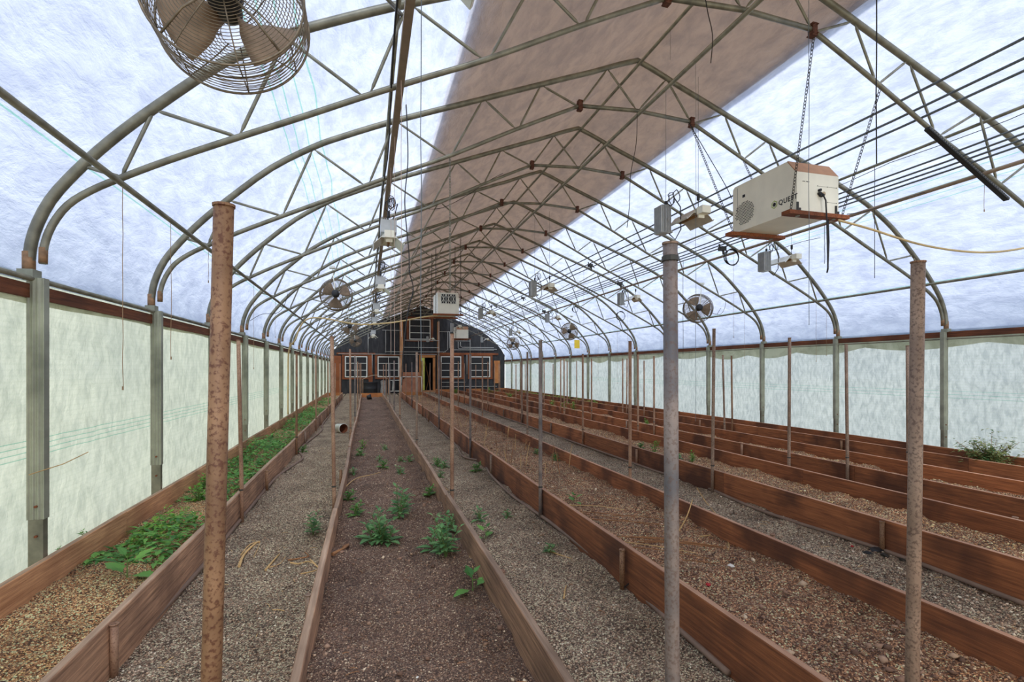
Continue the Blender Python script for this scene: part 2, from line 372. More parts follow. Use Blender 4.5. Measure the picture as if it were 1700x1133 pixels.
# scalloped overlap band hanging from the right rail, and a narrow one on the left
def band(x, name, m, zt, base, amp, label):
    mb = MB(); ny = 300; vs_, fs = [], []
    for j in range(ny+1):
        Y = YN+(YB-YN)*j/ny
        zb = base-amp*abs(math.sin(Y*1.9+.6*math.sin(Y*.7)))-.4*amp*math.sin(Y*.8)
        for k in range(3): vs_.append((x+.006*math.sin(Y*14+k), Y, zt+(zb-zt)*k/2))
    for j in range(ny):
        for k in range(2): fs.append((j*3+k, j*3+k+1, j*3+k+4, j*3+k+3))
    mb.add(vs_, fs); tag(mb.build(name, m, smooth=True), label, 'plastic sheet')
band(XR-.02, 'overlap_sheet', M['flap_film'], 1.95, 1.78, .09, 'narrow tan plastic overlap with a scalloped lower edge under the right rail')
band(XL+.015, 'overlap_sheet', M['flap_film'], 1.93, 1.84, .015, 'narrow straight plastic overlap strip under the left rail')
# rails: wooden hip board + steel pipe
for side, x, nm in (('left', XL, -1), ('right', XR, 1)):
    mb = MB(); mb.box(x-.012 if nm < 0 else x-.035, x+.035 if nm < 0 else x-.003, YN, YB, 1.86 if nm < 0 else 1.9, 1.945 if nm < 0 else 1.985)
    o = mb.build('hip_board', M['rail_wood']); tag(o, f'long brown wooden hip board along the top of the {side} wall', 'board')
    mb = MB(); mb.tube([(x-nm*.045, YN, 1.975 if nm < 0 else 1.875), (x-nm*.045, YB, 1.975 if nm < 0 else 1.875)], .016 if nm < 0 else .01, 8)
    o = mb.build('rail_pipe', M['galv'], smooth=True); tag(o, f'thin steel pipe running along the hip board of the {side} wall', 'pipe')
# ground inside and outside
mb = MB(); mb.box(-60, 70, -50, 90, -.3, -.12); tag(mb.build('outdoor_ground', M['grass_bounce']), 'unseen grass field added outside to bounce light onto the side walls', 'ground', kind='structure')  # unseen plane added so outside light bounces onto the wall film

TERR = []
def terrain(name, x0, x1, y0, y1, z, amp, m, seed, stepx=.05, kind='stuff', freq=1):
    rnd = np.random.default_rng(seed)
    nx = max(4, int((x1-x0)/stepx)); ys = []; y = y0
    while y < y1: ys.append(y); y += max(.04, .012*abs(y)+.02)
    ys.append(y1); ys = np.array(ys); xs = np.linspace(x0, x1, nx+1)
    X, Y = np.meshgrid(xs, ys); Z = np.zeros_like(X)
    for k in range(26):
        fx, fy = rnd.normal(0, 4.5*freq, 2)*(1+k*.14); Z += np.sin(X*fx+Y*fy+rnd.uniform(0, 6))/(1+k*.10)
    Z = z+amp*Z/4+amp*.25*rnd.normal(size=Z.shape)
    me = bpy.data.meshes.new(name); co_ = np.stack([X, Y, Z], -1).reshape(-1, 3)
    n = nx+1; j, i = np.meshgrid(np.arange(len(ys)-1), np.arange(nx), indexing='ij'); a = (j*n+i).ravel()
    q = np.stack([a, a+1, a+n+1, a+n], -1)
    me.from_pydata(co_.tolist(), [], q.tolist()); me.materials.append(m)
    me.polygons.foreach_set('use_smooth', [True]*len(q)); me.update()
    TERR.append((x0, x1, y0, y1, xs, ys, Z))
    o = bpy.data.objects.new(name, me); C.objects.link(o); return o
def ground_z(x, y):
    for x0, x1, y0, y1, xs, ys, Z in TERR:
        if x0-.03 <= x <= x1+.03 and y0 <= y <= y1:
            i = min(len(xs)-2, max(0, int(np.searchsorted(xs, x))-1)); j = min(len(ys)-2, max(0, int(np.searchsorted(ys, y))-1))
            u = min(1, max(0, (x-xs[i])/(xs[i+1]-xs[i]))); v_ = min(1, max(0, (y-ys[j])/(ys[j+1]-ys[j])))
            return float((Z[j, i]*(1-u)+Z[j, i+1]*u)*(1-v_)+(Z[j+1, i]*(1-u)+Z[j+1, i+1]*u)*v_)
    return 0.
mb = MB(); mb.box(XL, XR, YN, YB, -.16, -.1); tag(mb.build('floor', M['ground']), 'bare earth floor of the greenhouse', kind='structure')
# bed edges: name -> x of the board centre, height of the top
EDGE = {'1L': (-1.86, .30), '1R': (-1.17, .265), '2L': (-.265, .215), '2R': (.72, .262), '3L': (1.64, .275), '3R': (2.74, .25), '4L': (3.76, .30), '4R': (4.82, .275),
        '5L': (5.58, .28), '5R': (6.47, .28), '6L': (7.45, .28), '6R': (8.13, .28)}
WORD = {'1L': ('first bed, wall side', 'board_pale'), '1R': ('first bed, path side', 'board_grey'), '2L': ('second bed, left side', 'board_grey'), '2R': ('second bed, right side', 'board_grey'),
        '3L': ('third bed, left side', 'board_warm'), '3R': ('third bed, right side', 'board_warm'), '4L': ('fourth bed, left side', 'board_warm'), '4R': ('fourth bed, right side', 'board_warm'),
        '5L': ('fifth bed, left side', 'board_warm'), '5R': ('fifth bed, right side', 'board_warm'), '6L': ('sixth bed, left side', 'board_warm'), '6R': ('sixth bed, wall side', 'board_warm')}
YEND = {'1': 26.5, '2': 25.6, '3': 26.2, '4': 29.2, '5': 29.6, '6': 30.2}
soils = [('1L', '1R', .12, 'soil_left', 'speckled tan soil in the first bed beside the left wall'), ('2L', '2R', .075, 'soil', 'dark brown crumbly soil in the second bed in front of the camera'),
         ('3L', '3R', .10, 'soil_right', 'brown soil strewn with dead stalks in the third bed'), ('4L', '4R', .11, 'soil_right', 'light brown soil in the fourth bed'),
         ('5L', '5R', .13, 'soil_right', 'pale dry soil in the fifth bed'), ('6L', '6R', .14, 'soil_right', 'soil in the sixth bed along the right wall')]
SOILZ = {}
for a, b_, z, m_, lb in soils:
    o = terrain('bed_soil', EDGE[a][0]+.015, EDGE[b_][0]-.015, -.5, YEND[a[0]], z, .028, M[m_], len(m_)+int(a[0]), .05)
    tag(o, lb, 'soil', kind='stuff'); SOILZ[a[0]] = z
paths = [('1R', '2L', 0, 'grey-brown gravel path between the first and second beds'), ('2R', '3L', 0, 'grey gravel path between the second and third beds'),
         ('3R', '4L', .05, 'pale gravel path between the third and fourth beds'), ('4R', '5L', .07, 'gravel path between the fourth and fifth beds'), ('5R', '6L', .09, 'gravel path between the fifth and sixth beds')]
for a, b_, z, lb in paths:
    tag(terrain('gravel_path', EDGE[a][0]+.015, EDGE[b_][0]-.015, -.5, YB, z, .016, M['gravel'], int(a[0])+20, .06), lb, 'gravel', kind='stuff')
for k, (e, x0, x1) in enumerate((('1', -1.86, -1.17), ('2', -.25, .70), ('3', 1.66, 2.72))):
    tag(terrain('gravel_path', x0+.02, x1-.02, YEND[e]+.05, YB, .0, .016, M['gravel'], 40+k, .08), f'bare gravel beyond the far end of the {("first","second","third")[k]} bed', 'gravel', kind='stuff')

# loose grains near the camera
ICO_V = []; g_ = (1+5**.5)/2
for a in (-1, 1):
    for b_ in (-g_, g_): ICO_V += [(0, a, b_), (a, b_, 0), (b_, 0, a)]
ICO_V = np.array(ICO_V)/math.sqrt(1+g_*g_)
def hull_faces(V):
    F = []; n = len(V)
    for i in range(n):
        for j in range(i+1, n):
            for k in range(j+1, n):
                nr = np.cross(V[j]-V[i], V[k]-V[i]); d = (V-V[i]) @ nr
                if (d <= 1e-6).all(): F.append((i, j, k))
                elif (d >= -1e-6).all(): F.append((i, k, j))
    return np.array(F)
ICO_F = hull_faces(ICO_V); OCT_V = np.array([(1, 0, 0), (-1, 0, 0), (0, 1, 0), (0, -1, 0), (0, 0, 1), (0, 0, -1)], float); OCT_F = hull_faces(OCT_V)
def scatter(name, x0, x1, ya, yb, z, n, rmin, rmax, m, seed, label, cat, big=0):
    rg = np.random.default_rng(seed); vs_ = []; fs = []; off = 0
    u = rg.random(n); Y = ya*(yb/ya)**u; X = rg.uniform(x0, x1, n); r = rmin+(rmax-rmin)*rg.random(n)**3
    if big: r[:big] = rg.uniform(rmax, rmax*2.6, big)
    V0_, F0 = OCT_V, OCT_F
    z = np.array([ground_z(a_, b_) for a_, b_ in zip(X, Y)])
    A = rg.normal(size=(n, 3, 3)); Q, _ = np.linalg.qr(A); sc = rg.uniform(.6, 1.3, (n, 1, 3))
    P = (V0_[None]*sc*(1+.0*rg.normal(size=(n, len(V0_), 1)))) @ Q*r[:, None, None]
    P[..., 2] *= .75; P += np.stack([X, Y, z+r*.25+rg.uniform(-.001, .002, n)], -1)[:, None]
    Fa = F0[None]+(np.arange(n)*len(V0_))[:, None, None]
    me = bpy.data.meshes.new(name); vv = P.reshape(-1, 3); ff = Fa.reshape(-1, 3)
    me.vertices.add(len(vv)); me.vertices.foreach_set('co', vv.ravel()); me.loops.add(ff.size); me.loops.foreach_set('vertex_index', ff.ravel().astype(np.int32))
    me.polygons.add(len(ff)); me.polygons.foreach_set('loop_start', (np.arange(len(ff))*3).astype(np.int32))
    me.materials.append(m); me.update(calc_edges=True); me.validate()
    o = bpy.data.objects.new(name, me); C.objects.link(o); tag(o, label, cat, kind='stuff'); return o
scatter('loose_gravel', -1.14, -.30, 1.4, 10, .0, 24000, .0018, .009, M['pebbles'], 1, 'loose pebbles scattered on the path left of the second bed', 'gravel')
scatter('loose_gravel', .75, 1.61, 1.0, 10, .0, 24000, .0018, .009, M['pebbles'], 2, 'loose pebbles scattered on the path right of the second bed', 'gravel')
scatter('loose_gravel', 2.77, 3.73, 1.4, 10, .05, 15000, .0025, .012, M['pebbles'], 3, 'loose pale pebbles on the path between third and fourth beds', 'gravel')
scatter('loose_soil', -.24, .69, 1.2, 12, .08, 30000, .0016, .0075, M['clods'], 4, 'crumbs and clods lying on the second bed', 'soil', 260)
scatter('loose_soil', -1.83, -1.2, 1.6, 12, .125, 18000, .0016, .007, M['husks'], 5, 'tan husks lying on the first bed by the left wall', 'soil')
scatter('loose_soil', 1.67, 2.71, 1.0, 12, .105, 24000, .002, .010, M['clods'], 6, 'crumbs and clods lying on the third bed', 'soil', 260)
scatter('loose_soil', 3.79, 4.79, 2.4, 14, .115, 8000, .003, .012, M['husks'], 7, 'pale crumbs lying on the fourth bed', 'soil')
scatter('loose_soil', 5.61, 6.44, 3.2, 14, .135, 4000, .004, .014, M['husks'], 8, 'pale crumbs lying on the fifth bed', 'soil')

# ------------------------------------------------------------------ bed boards, pegs
ROWS = [1.05+3.68*k for k in range(9)]
SIDEWORD = {'L': 'left', 'R': 'right'}
BEDW = {'1': 'first', '2': 'second', '3': 'third', '4': 'fourth', '5': 'fifth', '6': 'sixth'}
TH = .04
for e, (x, top) in EDGE.items():
    cuts = [-.6, ROWS[0]+.02]+[r+.02 for r in ROWS[1:]]; ye = YEND[e[0]]
    cuts = [c for c in cuts if c < ye-.6]+[ye]
    rr = random.Random(e); seen = 0
    for k, (a, b_) in enumerate(zip(cuts, cuts[1:])):
        t = TH; mb = MB(); n = 14; z0 = -.06
        bow = rr.uniform(-.015, .015); dz = rr.uniform(-.006, .006); lean = rr.uniform(-.006, .006)
        for i in range(n):
            ya = a+(b_-a)*i/n+(.002 if i == 0 else 0); yb_ = a+(b_-a)*(i+1)/n-(.002 if i == n-1 else 0)
            def sec(y):
                u = (y-a)/(b_-a); xo = bow*math.sin(PI*u); q = .0015*math.sin(y*23+k)
                return [(x-t/2+xo-lean, y, z0), (x+t/2+xo-lean, y, z0), (x+t/2+xo+lean, y, top+dz+q-.004), (x+t/2-.004+xo+lean, y, top+dz+q), (x-t/2+.004+xo+lean, y, top+dz+q), (x-t/2+xo+lean, y, top+dz+q-.004)]
            p, q = sec(ya), sec(yb_)
            fs = [(j, (j+1) % 6, 6+(j+1) % 6, 6+j) for j in range(6)]
            if i == 0: fs.append((5, 4, 3, 2, 1, 0))
            if i == n-1: fs.append((6, 7, 8, 9, 10, 11))
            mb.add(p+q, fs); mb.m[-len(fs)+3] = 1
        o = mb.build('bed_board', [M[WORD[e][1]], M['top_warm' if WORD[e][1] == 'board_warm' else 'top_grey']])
        side = 'wall' if e in ('1L', '6R') else ('path' if e == '1R' else SIDEWORD[e[1]])
        c = {'board_grey': 'weathered grey-brown', 'board_warm': 'orange-brown stained', 'board_pale': 'pale worn'}[WORD[e][1]]
        tag(o, f'{c} plank edging the {side} side of the {BEDW[e[0]]} bed, {ORD[seen] if in_view(x, b_, top) else "beside the camera"}', 'board', f'planks edging the raised beds'); seen += in_view(x, b_, top)
    # end board of each bed
for k_ in '123456':
    xa, xb = EDGE[k_+'L'][0], EDGE[k_+'R'][0]
    mb = MB(); mb.box(xa-.02, xb+.02, YEND[k_], YEND[k_]+.035, -.05, .27); o = mb.build('end_board', M['fir'])
    tag(o, f'fresh orange wooden board closing the far end of the {BEDW[k_]} bed', 'board', 'boards closing the bed ends')
def peg(x, y, ztop, m, label, tilt=0, z0=0):
    mb = MB(); mb.tube([(x-tilt*.2, y, z0-.03), (x, y, ztop)], .0175, 10)
    mb.lathe([(.0175, 0), (.0205, .0), (.0205, .006), (.012, .006), (.012, -.02), (.0, -.02)], 10, Matrix.Translation((x, y, ztop-.003)))
    tag(mb.build('pipe_peg', m, smooth=True), label, 'peg', 'short pipe pegs holding the bed boards')
OUT = {'1R': 1, '2L': -1, '2R': 1, '3L': -1, '3R': 1, '4L': -1, '4R': 1, '5L': -1, '5R': 1, '6L': -1}
PZ = {'1R': 0, '2L': 0, '2R': 0, '3L': 0, '3R': .05, '4L': .05, '4R': .07, '5L': .07, '5R': .09, '6L': .09}
for e, sgn in OUT.items():
    x, top = EDGE[e]; k = 0; rr = random.Random(e+'p')
    for r in ROWS:
        y = r+1.85+rr.uniform(-.12, .12)
        if y > YEND[e[0]]-1: break
        peg(x+sgn*(TH/2+.024), y, top-rr.uniform(.0, .03), M[rr.choice(['pipe_brown', 'pipe_rust', 'pipe_old'])],
            f'short pipe peg at the {"path" if e=="1R" else SIDEWORD[e[1]]} board of the {BEDW[e[0]]} bed, {ORD[k] if in_view(x, y, top) else "beside the camera"}', 0, PZ[e]); k += in_view(x, y, top)

# ------------------------------------------------------------------ upright pipes along the beds
POLES = [('2L', 1.119, 1.75, 'pipe_rust', .037), ('2R', 1.164, 1.755, 'pipe_grey', -.009), ('3L', 1.177, 1.759, 'pipe_old', .03),
 ('1R', 5.50, 1.71, 'pipe_brown', -.03), ('1R', 9.50, 1.70, 'pipe_rust', 0), ('1R', 13.0, 1.76, 'pipe_brown', -.01), ('1R', 16.9, 1.62, 'pipe_brown', 0), ('1R', 20.6, 1.66, 'pipe_brown', 0), ('1R', 24.2, 1.69, 'pipe_brown', 0),
 ('2L', 4.50, 1.70, 'pipe_brown', -.02), ('2L', 8.9, 1.76, 'pipe_brown', -.01), ('2L', 12.0, 1.73, 'pipe_grey', 0), ('2L', 15.4, 1.64, 'pipe_brown', 0), ('2L', 19.7, 1.65, 'pipe_rust', 0), ('2L', 23.3, 1.68, 'pipe_brown', 0),
 ('2R', 4.50, 1.74, 'pipe_brown', 0), ('2R', 7.85, 1.68, 'pipe_old', 0), ('2R', 12.0, 1.70, 'pipe_brown', 0), ('2R', 14.6, 1.66, 'pipe_grey', 0), ('2R', 17.5, 1.63, 'pipe_grey', 0), ('2R', 20.9, 1.65, 'pipe_brown', 0), ('2R', 24.4, 1.63, 'pipe_brown', 0),
 ('3L', 4.78, 1.71, 'pipe_grey', 0), ('3L', 8.35, 1.68, 'pipe_grey', 0), ('3L', 12.2, 1.75, 'pipe_grey', 0), ('3L', 16.0, 1.68, 'pipe_brown', 0), ('3L', 19.9, 1.68, 'pipe_grey', 0), ('3L', 23.0, 1.66, 'pipe_brown', 0),
 ('3R', 5.00, 1.73, 'pipe_brown', 0), ('3R', 8.70, 1.73, 'pipe_old', 0), ('3R', 12.4, 1.73, 'pipe_brown', 0), ('3R', 15.9, 1.67, 'pipe_brown', 0), ('3R', 19.7, 1.68, 'pipe_old', 0), ('3R', 23.4, 1.70, 'pipe_brown', 0),
 ('4L', 4.97, 1.885, 'pipe_old', .02), ('4L', 8.60, 1.70, 'pipe_brown', 0), ('4L', 12.4, 1.69, 'pipe_old', 0), ('4L', 16.2, 1.66, 'pipe_brown', 0), ('4L', 20.4, 1.66, 'pipe_brown', 0), ('4L', 24.1, 1.66, 'pipe_brown', 0),
 ('4R', 4.97, 1.80, 'pipe_old', .01), ('4R', 8.50, 1.70, 'pipe_brown', 0), ('4R', 12.2, 1.70, 'pipe_brown', 0), ('4R', 16.0, 1.66, 'pipe_brown', 0), ('4R', 19.6, 1.64, 'pipe_brown', 0),
 ('5L', 4.86, 1.73, 'pipe_old', -.02), ('5L', 9.2, 1.69, 'pipe_brown', 0), ('5L', 12.2, 1.70, 'pipe_brown', 0), ('5L', 14.4, 1.75, 'pipe_brown', 0), ('5L', 15.9, 1.69, 'pipe_brown', 0), ('5L', 19.2, 1.60, 'pipe_brown', 0), ('5L', 26.9, 1.66, 'pipe_brown', 0),
 ('5R', 4.80, 1.72, 'pipe_old', -.01), ('5R', 8.2, 1.69, 'pipe_old', -.04), ('5R', 12.2, 1.70, 'pipe_brown', 0), ('5R', 16.1, 1.70, 'pipe_brown', 0), ('5R', 25.4, 1.72, 'pipe_brown', 0),
 ('6L', 9.2, 1.71, 'pipe_rust', -.02), ('6L', 12.8, 1.66, 'pipe_brown', 0), ('6L', 13.8, 1.73, 'pipe_brown', .01), ('6L', 17.6, 1.72, 'pipe_brown', 0), ('6L', 20.1, 1.63, 'pipe_brown', 0), ('6L', 24.0, 1.68, 'pipe_brown', 0), ('6L', 29.0, 1.68, 'pipe_brown', 0)]
cnt = {}
COLW = {'pipe_rust': 'heavily rusted dark brown', 'pipe_grey': 'dull grey', 'pipe_old': 'weathered grey-brown', 'pipe_brown': 'rusty tan'}
NEARL = {('2L', 0): 'heavily rusted pipe post close to the camera, left board of the second bed',
         ('2R', 0): 'mottled blue-grey pipe post close to the camera, right board of the second bed',
         ('3L', 0): 'weathered brown pipe post with dark rim close to the camera, left board of third bed'}
for e, y, zt, m_, ln in POLES:
    k = cnt.get(e, 0); cnt[e] = k+1; x, top = EDGE[e]; sgn = OUT[e]; xx = x+sgn*(TH/2+.022)
    if y > 2: zt = 1.43+(zt-1.43)*xx/x; y *= xx/x
    root = empty('pipe_post', (xx, y, PZ[e]), NEARL.get((e, k), f'{COLW[m_]} pipe, {BEDW[e[0]]} bed {"path" if e=="1R" else SIDEWORD[e[1]]} side, {ORD[k]}'), 'post', 'upright pipes along the raised beds')
    mb = MB(); h = zt-PZ[e]; rad = .0178 if y > 2 else .0185
    pts = [(0, 0, -.05), (0, 0, .2), (ln*.5, 0, h*.55), (ln, 0, h)]
    mb.tube(pts, rad, 14); mb.build('shaft', M[m_], root, smooth=True)
    mb = MB(); T = Matrix.Translation((ln, 0, h))
    mb.lathe([(rad-.001, -.004), (rad+.002, -.003), (rad+.0022, .002), (rad-.003, .003), (rad-.003, .0), (0, 0)], 14, T); mb.build('rim', M['pipe_rust'] if m_ != 'pipe_grey' else M['pipe_old'], root)
    if y > 2 or e == '2R':
        zc = .30 if y > 2 else h-.04
        mb = MB(); u = zc/h; mb.lathe([(rad, -.008), (rad+.003, -.006), (rad+.003, .006), (rad, .008)], 12, Matrix.Translation((ln*u, 0, zc)))
        mb.build('band', M['dark_metal'], root)

# ------------------------------------------------------------------ roof trusses
def make_truss():
    root = empty('roof_truss', (0, 0, 0), '', 'truss', 'arched steel roof trusses')
    full = [(RX-dx, 0, z) for dx, z in HALF[::-1]]+[(RX+dx, 0, z) for dx, z in HALF[1:]]
    def smooth(p):
        out = []
        for i in range(len(p)-1):
            p0, p1, p2, p3 = [Vector(p[min(len(p)-1, max(0, q))]) for q in (i-1, i, i+1, i+2)]
            if abs(p[i][0]-RX) < .01: p0 = p1-(p2-p1)
            if abs(p[i+1][0]-RX) < .01: p3 = p2+(p2-p1)
            for k in range(3):
                t = k/3; out.append(.5*((2*p1)+(-p0+p2)*t+(2*p0-5*p1+4*p2-p3)*t*t+(-p0+3*p1-3*p2+p3)*t**3))
        out.append(Vector(p[-1])); return out
    mb = MB(); mb.tube(smooth(full), .031, 10); mb.build('arch', M['galv'], root, smooth=True)
    for s_ in (-1, 1):
        mb = MB(); mb.tube(smooth([(RX+s_*dx, 0, z) for dx, z in CH]), .022, 8); mb.build('lower_chord', M['galv'], root, smooth=True)
    mb = MB(); mb.tube([(RX-.76, 0, 4.54), (RX, 0, 4.585), (RX+.76, 0, 4.545)], .024, 8); mb.build('collar', M['galv'], root, smooth=True)
    W = [((4.87, 2.69), (4.67, 2.64)), ((4.49, 3.09), (4.67, 2.64)), ((4.49, 3.09), (4.0, 2.975)), ((3.71, 3.69), (4.0, 2.975)), ((3.71, 3.69), (3.2, 3.36)), ((2.9, 4.06), (3.16, 3.38)),
         ((2.86, 4.07), (2.34, 3.77)), ((1.94, 4.43), (2.28, 3.79)), ((1.9, 4.44), (1.55, 4.17)), ((1.25, 4.70), (1.51, 4.18)), ((1.21, 4.70), (.78, 4.53)), ((.41, 5.02), (.74, 4.56)), ((.39, 5.02), (.02, 4.6))]
    for s_ in (-1, 1):
        for (a, za), (b_, zb) in W:
            p, q = Vector((RX+s_*a, 0, za)), Vector((RX+s_*b_, 0, zb)); d = (q-p)
            mb = MB(); mb.tube([p, p+d*.06, p+d*.1, p+d*.9, p+d*.94, q], [.006, .007, .0125, .0125, .007, .006], 7); mb.build('web', M['galv'], root, smooth=True)
        mb = MB(); mb.box(RX+s_*.76-.026, RX+s_*.76+.026, -.03, .03, 4.48, 4.60)
        for dx in (-.02, .02):
            for dz in (-.04, .04): mb.tube([(RX+s_*.76+dx, -.045, 4.54+dz), (RX+s_*.76+dx, .045, 4.54+dz)], .007, 6)
        mb.build('gusset_plate', M['rustdark'], root)
        mb = MB(); mb.box(RX+s_*5.145-.04, RX+s_*5.145+.04, -.045, .045, 1.98, 2.03); mb.build('foot_bracket', M['post_galv'], root)
        mb = MB(); mb.tube([(RX+s_*5.147, 0, 2.0), (RX+s_*5.147, 0, 2.14)], .0325, 10); mb.tube([(RX+s_*5.076, 0, 2.075), (RX+s_*5.074, 0, 2.17)], .0235, 8)
        mb.build('rusted_foot', M['rustpale'], root, smooth=True)
    return root
proto = make_truss(); TR = []
for k in range(-1, 15):
    o = proto if k == -1 else copy_tree(proto); o.location = (0, Y0+SP*k, 0); TR.append(o)
    o['label'] = 'arched steel roof truss almost overhead, cut off by the top of the picture' if k == -1 else \
        f'arched galvanised zigzag roof truss, {ORD[k]} among those whose left foot shows' if k < 14 else 'roof truss right beside the black end wall'
# wall posts
def make_post(sgn):
    root = empty('wall_post', (0, 0, 0), '', 'post', 'galvanised posts along the side walls')
    mb = MB(); d, wd = .088, .055
    prof = [(0, -wd/2), (d, -wd/2), (d, wd/2), (0, wd/2)]
    # corrugated channel web facing the camera
    n = 13; P = []
    for i in range(n+1): P.append((sgn*d*i/n, -wd/2+(.006 if (i//2) % 2 else 0)))
    P += [(sgn*d, wd/2), (0, wd/2)]
    vs_ = [(a, b_, z) for z in (.52, 1.98) for a, b_ in P]; m_ = len(P)
    fs = [(i, (i+1) % m_, m_+(i+1) % m_, m_+i) for i in range(m_)]+[tuple(range(m_))[::-1], tuple(range(m_, 2*m_))]
    mb.add(vs_, fs); mb.build('channel', M['post_galv'], root)
    mb = MB(); mb.box(*(sorted((sgn*.006, sgn*(d-.006)))), -wd/2+.004, wd/2-.004, -.1, .52); mb.build('ground_sleeve', M['galv'], root)
    mb = MB(); mb.tube([(sgn*.05, -wd/2-.012, .6), (sgn*.05, -wd/2, .6)], .008, 8); mb.tube([(sgn*.05, -wd/2-.012, .42), (sgn*.05, -wd/2, .42)], .008, 8); mb.build('bolt', M['rustred'], root)
    return root
for sgn, x, word in ((1, XL+.02, 'left'), (-1, XR-.02, 'right')):
    p0 = make_post(sgn)
    ks = range(0, 15) if sgn > 0 else range(1, 15)
    for j, k in enumerate(ks):
        o = p0 if j == 0 else copy_tree(p0); o.location = (x, Y0+SP*k, 0)
        o['label'] = f'ribbed galvanised steel post along the {word} plastic wall, {ORD[j]}'
# pipes that run the length of the house
def run(x, z, r, m_, label, name='purlin_pipe', y0=YN, y1=YB, wob=0, cat='pipe'):
    mb = MB(); n = 24 if wob else 1
    mb.tube([(x+wob*math.sin(i*1.7), y0+(y1-y0)*i/n, z+wob*math.sin(i*2.3)) for i in range(n+1)], r, 8)
    return tag(mb.build(name, m_, smooth=True), label, cat)
run(-1.49, 2.60, .019, M['galv'], 'steel pipe tying the left feet of the trusses together low on the left slope')
run(7.86, 2.66, .019, M['galv'], 'steel pipe tying the right feet of the trusses together low on the right slope')
run(RX, 5.135, .018, M['galv'], 'steel pipe running under the roof ridge', )
run(RX, 4.53, .022, M['galv'], 'steel pipe running under the truss collars along the centre line')
run(.21, 3.985, .018, M['galv'], 'steel pipe fixed under the arches halfway up the left slope')
run(6.14, 3.985, .018, M['galv'], 'steel pipe fixed under the arches halfway up the right slope')
mb = MB(); mb.box(.20, .25, YN, YB-.3, 3.42, 3.47); mb.box(.215, .235, YN, YB-.3, 3.47, 3.49)
tag(mb.build('lamp_rail', M['tanpipe']), 'long square rail under the left truss chords carrying the left row of lamps', 'rail')
run(6.13, 3.45, .022, M['tanpipe'], 'thick brownish pipe under the right truss chords', 'purlin_pipe')
for i, (x, z, wd) in enumerate([(4.98, 4.04, 'topmost'), (5.16, 3.97, 'second from the top'), (5.27, 3.92, 'third from the top')]):
    run(x, z, .0125, M['greywire'], f'grey conduit under the upper right truss chords, {wd} of a trio', 'conduit', wob=.006)
for i, (x, z, wd) in enumerate([(5.74, 3.64, 'uppermost'), (5.81, 3.60, 'second'), (5.87, 3.57, 'third'), (5.94, 3.545, 'lowest')]):
    run(x, z, .0105, M['greywire'], f'thin grey conduit in a bundle of four on the right slope, {wd} of the four', 'conduit', wob=.006)
mb = MB(); mb.tube([(.17+.015*math.sin(i*.9), -3+i*.5, 3.44+.012*math.sin(i*1.9)) for i in range(66)], .007, 6)
tag(mb.build('power_cable', M['cable'], smooth=True), 'black cable running along the rail of the left lamps', 'cable')
mb = MB(); mb.tube([(6.17, -3+i*.6, 3.97-.05*abs(math.sin(i*.98))) for i in range(55)], .004, 5)
tag(mb.build('slack_wire', M['cable'], smooth=True), 'thin dark wire sagging beside the pipe high on the right slope', 'wire')
# slotted black strip under the first truss in view, right side
mb = MB(); p, q = Vector((5.3, Y0-.03, 3.80)), Vector((6.42, Y0-.03, 3.20)); d = (q-p).normalized(); nn_ = 40
ang = math.atan2(d.z, d.x); T = Matrix.Translation(p) @ Matrix.Rotation(-ang, 4, 'Y'); L_ = (q-p).length
mb.box(0, L_, -.03, .02, -.016, .012, 0, T)
for i in range(nn_): mb.box(L_*(i+.25)/nn_, L_*(i+.7)/nn_, -.032, .022, -.005, .003, 1, T)
tag(mb.build('slotted_strip', [M['black'], M['galv']]), 'black slotted strip fixed under the right chord of the nearest truss', 'strip')
# diagonal wind brace at top left (end of brace near the lamp rail)
q = on_x(667, 25, .24); mb = MB(); mb.tube([on_y(622, -26, q.y-.55), q], .014, 8); tag(mb.build('brace_pipe', M['galv'], smooth=True), 'short steel brace running into the lamp rail at the top of the picture', 'brace')

